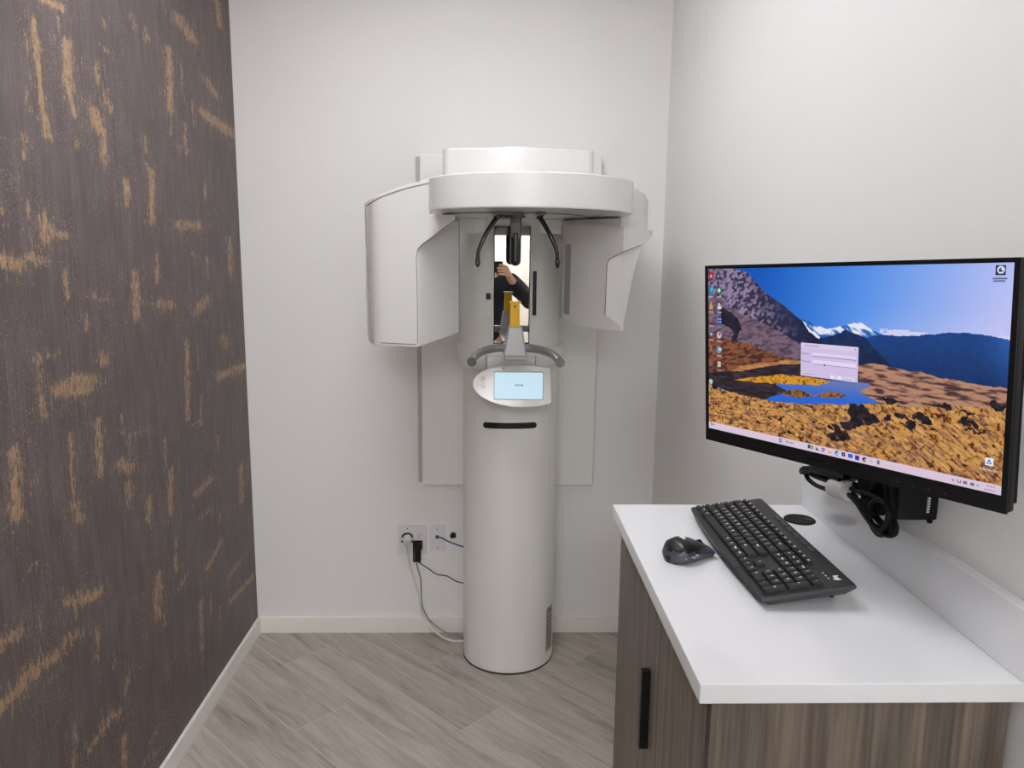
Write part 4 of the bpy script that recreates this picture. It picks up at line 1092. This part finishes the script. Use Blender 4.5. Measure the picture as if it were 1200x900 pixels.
# ------------------------------------------------------------------ photographer, seen in the machine's mirror
def skin(nodes, edges, root=0, sub=2):
    me = bpy.data.meshes.new('sk'); me.from_pydata([n[0] for n in nodes], edges, [])
    o = bpy.data.objects.new('sk', me); COL.objects.link(o)
    o.modifiers.new('k', 'SKIN'); C.view_layer.update()
    for i, n in enumerate(nodes):
        r = n[1]; d = me.skin_vertices[0].data[i]; d.radius = r if isinstance(r, tuple) else (r, r); d.use_root = (i == root)
    s = o.modifiers.new('s', 'SUBSURF'); s.levels = s.render_levels = sub
    apply_mods(o); return o
def chain(nodes, edges, start, pts):
    p = start
    for q in pts:
        nodes.append(q); edges.append((p, len(nodes)-1)); p = len(nodes)-1
    return p
PXc, PYc = .035, -.47
person = empty('person', (PXc, PYc, 0), 0, 'person in dark navy jacket holding up a phone, seen in the machine mirror', 'person')
nodes = [((PXc, PYc, .97), .13)]; edges = []
ch = chain(nodes, edges, 0, [((PXc, PYc, 1.12), .115), ((PXc, PYc+.01, 1.27), .13), ((PXc, PYc+.01, 1.40), .10)])
nk = chain(nodes, edges, ch, [((PXc-.015, PYc+.02, 1.475), .055), ((PXc-.045, PYc+.045, 1.55), .056)])
SR = ((PXc+.175, PYc+.015, 1.395), .06); SL = ((PXc-.175, PYc+.015, 1.395), .06)
ER, WR = ((.34, -.25, 1.25), .042), ((.197, -.075, 1.41), .028)
w_r = chain(nodes, edges, ch, [SR, ((.30, -.35, 1.31), .048), ER, ((.265, -.16, 1.335), .036), WR])
pr = chain(nodes, edges, w_r, [((.168, -.045, 1.458), (.034, .016)), ((.155, -.032, 1.485), (.036, .014))])
for k in range(4):
    z = 1.462+.0195*k; l = (.92, 1.0, 1.02, .84)[k]
    chain(nodes, edges, pr, [((.150, -.020, z), .0098), ((.150-.026*l, -.004, z+.003), .0092), ((.150-.047*l, -.004, z+.004), .0084), ((.150-.062*l, -.008, z+.004), .0074)])
chain(nodes, edges, w_r, [((.166, -.055, 1.475), .013), ((.140, -.044, 1.512), .011), ((.112, -.036, 1.532), .0095)])
w_l = chain(nodes, edges, ch, [SL, ((PXc-.225, PYc, 1.27), .048), ((PXc-.26, PYc-.01, 1.12), .042), ((PXc-.265, PYc+.04, 1.0), .035), ((PXc-.265, PYc+.085, .88), .027)])
pl = chain(nodes, edges, w_l, [((PXc-.262, PYc+.10, .83), (.018, .034)), ((PXc-.26, PYc+.11, .79), (.016, .036))])
for k in range(4):
    y = PYc+.082+.019*k; l = (.84, 1.0, 1.02, .92)[k]
    chain(nodes, edges, pl, [((PXc-.258, y, .775), .0095), ((PXc-.254, y+.004, .775-.03*l), .009), ((PXc-.246, y+.006, .775-.053*l), .0083), ((PXc-.236, y+.006, .775-.07*l), .0074)])
chain(nodes, edges, w_l, [((PXc-.250, PYc+.125, .845), .012), ((PXc-.238, PYc+.15, .81), .0105), ((PXc-.230, PYc+.16, .782), .009)])
for sx in (-1, 1):
    chain(nodes, edges, 0, [((PXc+sx*.09, PYc, .90), .085), ((PXc+sx*.10, PYc+.02, .50), .055), ((PXc+sx*.10, PYc-.005, .30), .052), ((PXc+sx*.105, PYc-.01, .09), .036)])
bo = skin(nodes, edges)
bm = bmesh.new(); bm.from_mesh(bo.data); bpy.data.objects.remove(bo, do_unlink=True)
hc = Vector((PXc-.055, PYc+.065, 1.625))
ball(bm, hc, 1, seg=24, scale=(.075, .095, .112)); ball(bm, hc+Vector((0, .03, -.06)), 1, seg=16, scale=(.052, .055, .052))
ball(bm, hc+Vector((0, .098, -.012)), 1, seg=10, scale=(.013, .018, .024))
for sx in (-1, 1):
    ball(bm, hc+Vector((sx*.076, -.002, -.005)), 1, seg=10, scale=(.010, .018, .030))
    ball(bm, hc+Vector((sx*.031, .083, .012)), .0115, 1, seg=10)
    ball(bm, hc+Vector((sx*.031, .0925, .012)), .0055, 2, seg=8)
ball(bm, hc+Vector((0, .086, -.052)), 1, 3, seg=10, scale=(.022, .008, .006))
body = obj('body', bm, [M['skin'], M['outlet'], M['hair'], mat('lips', (168, 96, 88), .5)], person, sharp=80)
bm = B(); ball(bm, hc+Vector((0, -.012, .014)), 1, seg=24, scale=(.082, .098, .112))
bmesh.ops.delete(bm, geom=[v for v in bm.verts if v.co.y > hc.y+.045 and v.co.z < hc.z+.075 or v.co.z < hc.z-.055], context='VERTS')
h = obj('hair', bm, M['hair'], body, sharp=80)
nj = [((PXc, PYc, .93), .15)]; ej = []
c = chain(nj, ej, 0, [((PXc, PYc, 1.08), .135), ((PXc, PYc+.01, 1.25), .152), ((PXc, PYc+.01, 1.385), .118)])
chain(nj, ej, c, [((PXc, PYc+.015, 1.46), .072)])
chain(nj, ej, c, [((SR[0][0], SR[0][1], SR[0][2]), .078), ((.30, -.35, 1.31), .064), (ER[0], .058), ((.265, -.16, 1.335), .052), ((.212, -.095, 1.393), .040), ((.196, -.074, 1.412), .034)])
chain(nj, ej, c, [((SL[0][0], SL[0][1], SL[0][2]), .078), ((PXc-.225, PYc, 1.27), .064), ((PXc-.26, PYc-.01, 1.12), .058), ((PXc-.265, PYc+.04, 1.0), .050), ((PXc-.265, PYc+.08, .90), .040)])
jk = skin(nj, ej); adopt(jk, 'jacket', M['navy'], person, sharp=80)
nt = [((PXc, PYc, .96), .142)]; et = []
for sx in (-1, 1):
    chain(nt, et, 0, [((PXc+sx*.09, PYc, .88), .10), ((PXc+sx*.10, PYc+.02, .50), .076), ((PXc+sx*.10, PYc-.005, .28), .068), ((PXc+sx*.105, PYc-.01, .06), .060)])
tr = skin(nt, et); adopt(tr, 'trousers', M['trouser'], person, sharp=80)
for sx in (-1, 1):
    bm = B(); x = PXc+sx*.105
    sect = [(-.085, .03, .055), (-.06, .038, .075), (0, .042, .085), (.07, .047, .06), (.13, .045, .048), (.17, .03, .038)]
    rg = []
    for dy, hw, hh in sect:
        rg.append([bm.verts.new((x+hw*math.cos(a)*(1 if math.sin(a) > 0 else 1), PYc+dy, max(.0, .012+hh*math.sin(a)) if math.sin(a) > 0 else 0.0)) for a in [2*PI*k/14 for k in range(14)]])
    for a, b in zip(rg, rg[1:]):
        for k in range(14):
            j = (k+1) % 14; bm.faces.new([a[k], a[j], b[j], b[k]])
    bm.faces.new(rg[0][::-1]); bm.faces.new(rg[-1])
    obj('shoe', bm, M['shoe'], person, sharp=50)
ph = empty('phone', (.045, -.018, 1.51), 0, 'dark phone held sideways by the person seen in the mirror', 'phone')
obj('case', box(B(), -.032, .128, -.024, -.015, 1.474, 1.552), M['black'], ph, bevel=.003)
bm = B(); box(bm, -.030, .006, -.0155, -.0125, 1.512, 1.550)
for dx, dz in ((-.022, 1.541), (-.022, 1.521), (-.004, 1.531)): tube(bm, [(dx, -.013, dz), (dx, -.011, dz)], .007, 16)
obj('lens_cluster', bm, M['blackg'], ph)

# ------------------------------------------------------------------ camera, world, view
cd = bpy.data.cameras.new('camera'); co = bpy.data.objects.new('camera', cd); COL.objects.link(co)
cd.sensor_fit = 'HORIZONTAL'; cd.sensor_width = 36; cd.lens = FPX/1200*36; cd.clip_start = .02
mw = Matrix((( *CR, 0), (*CU, 0), (*(-CF), 0), (0, 0, 0, 1))).transposed(); mw.translation = CAM
co.matrix_world = mw
C.scene.camera = co
w = bpy.data.worlds.new('world'); C.scene.world = w; w.use_nodes = True
w.node_tree.nodes['Background'].inputs[0].default_value = (.5, .5, .5, 1); w.node_tree.nodes['Background'].inputs[1].default_value = .2
vs_ = C.scene.view_settings
vs_.view_transform = 'Standard'; vs_.look = 'None'; vs_.gamma = 1; vs_.use_curve_mapping = False
vs_.exposure = 0.0
C.scene.cycles.max_bounces = 10; C.scene.cycles.diffuse_bounces = 6
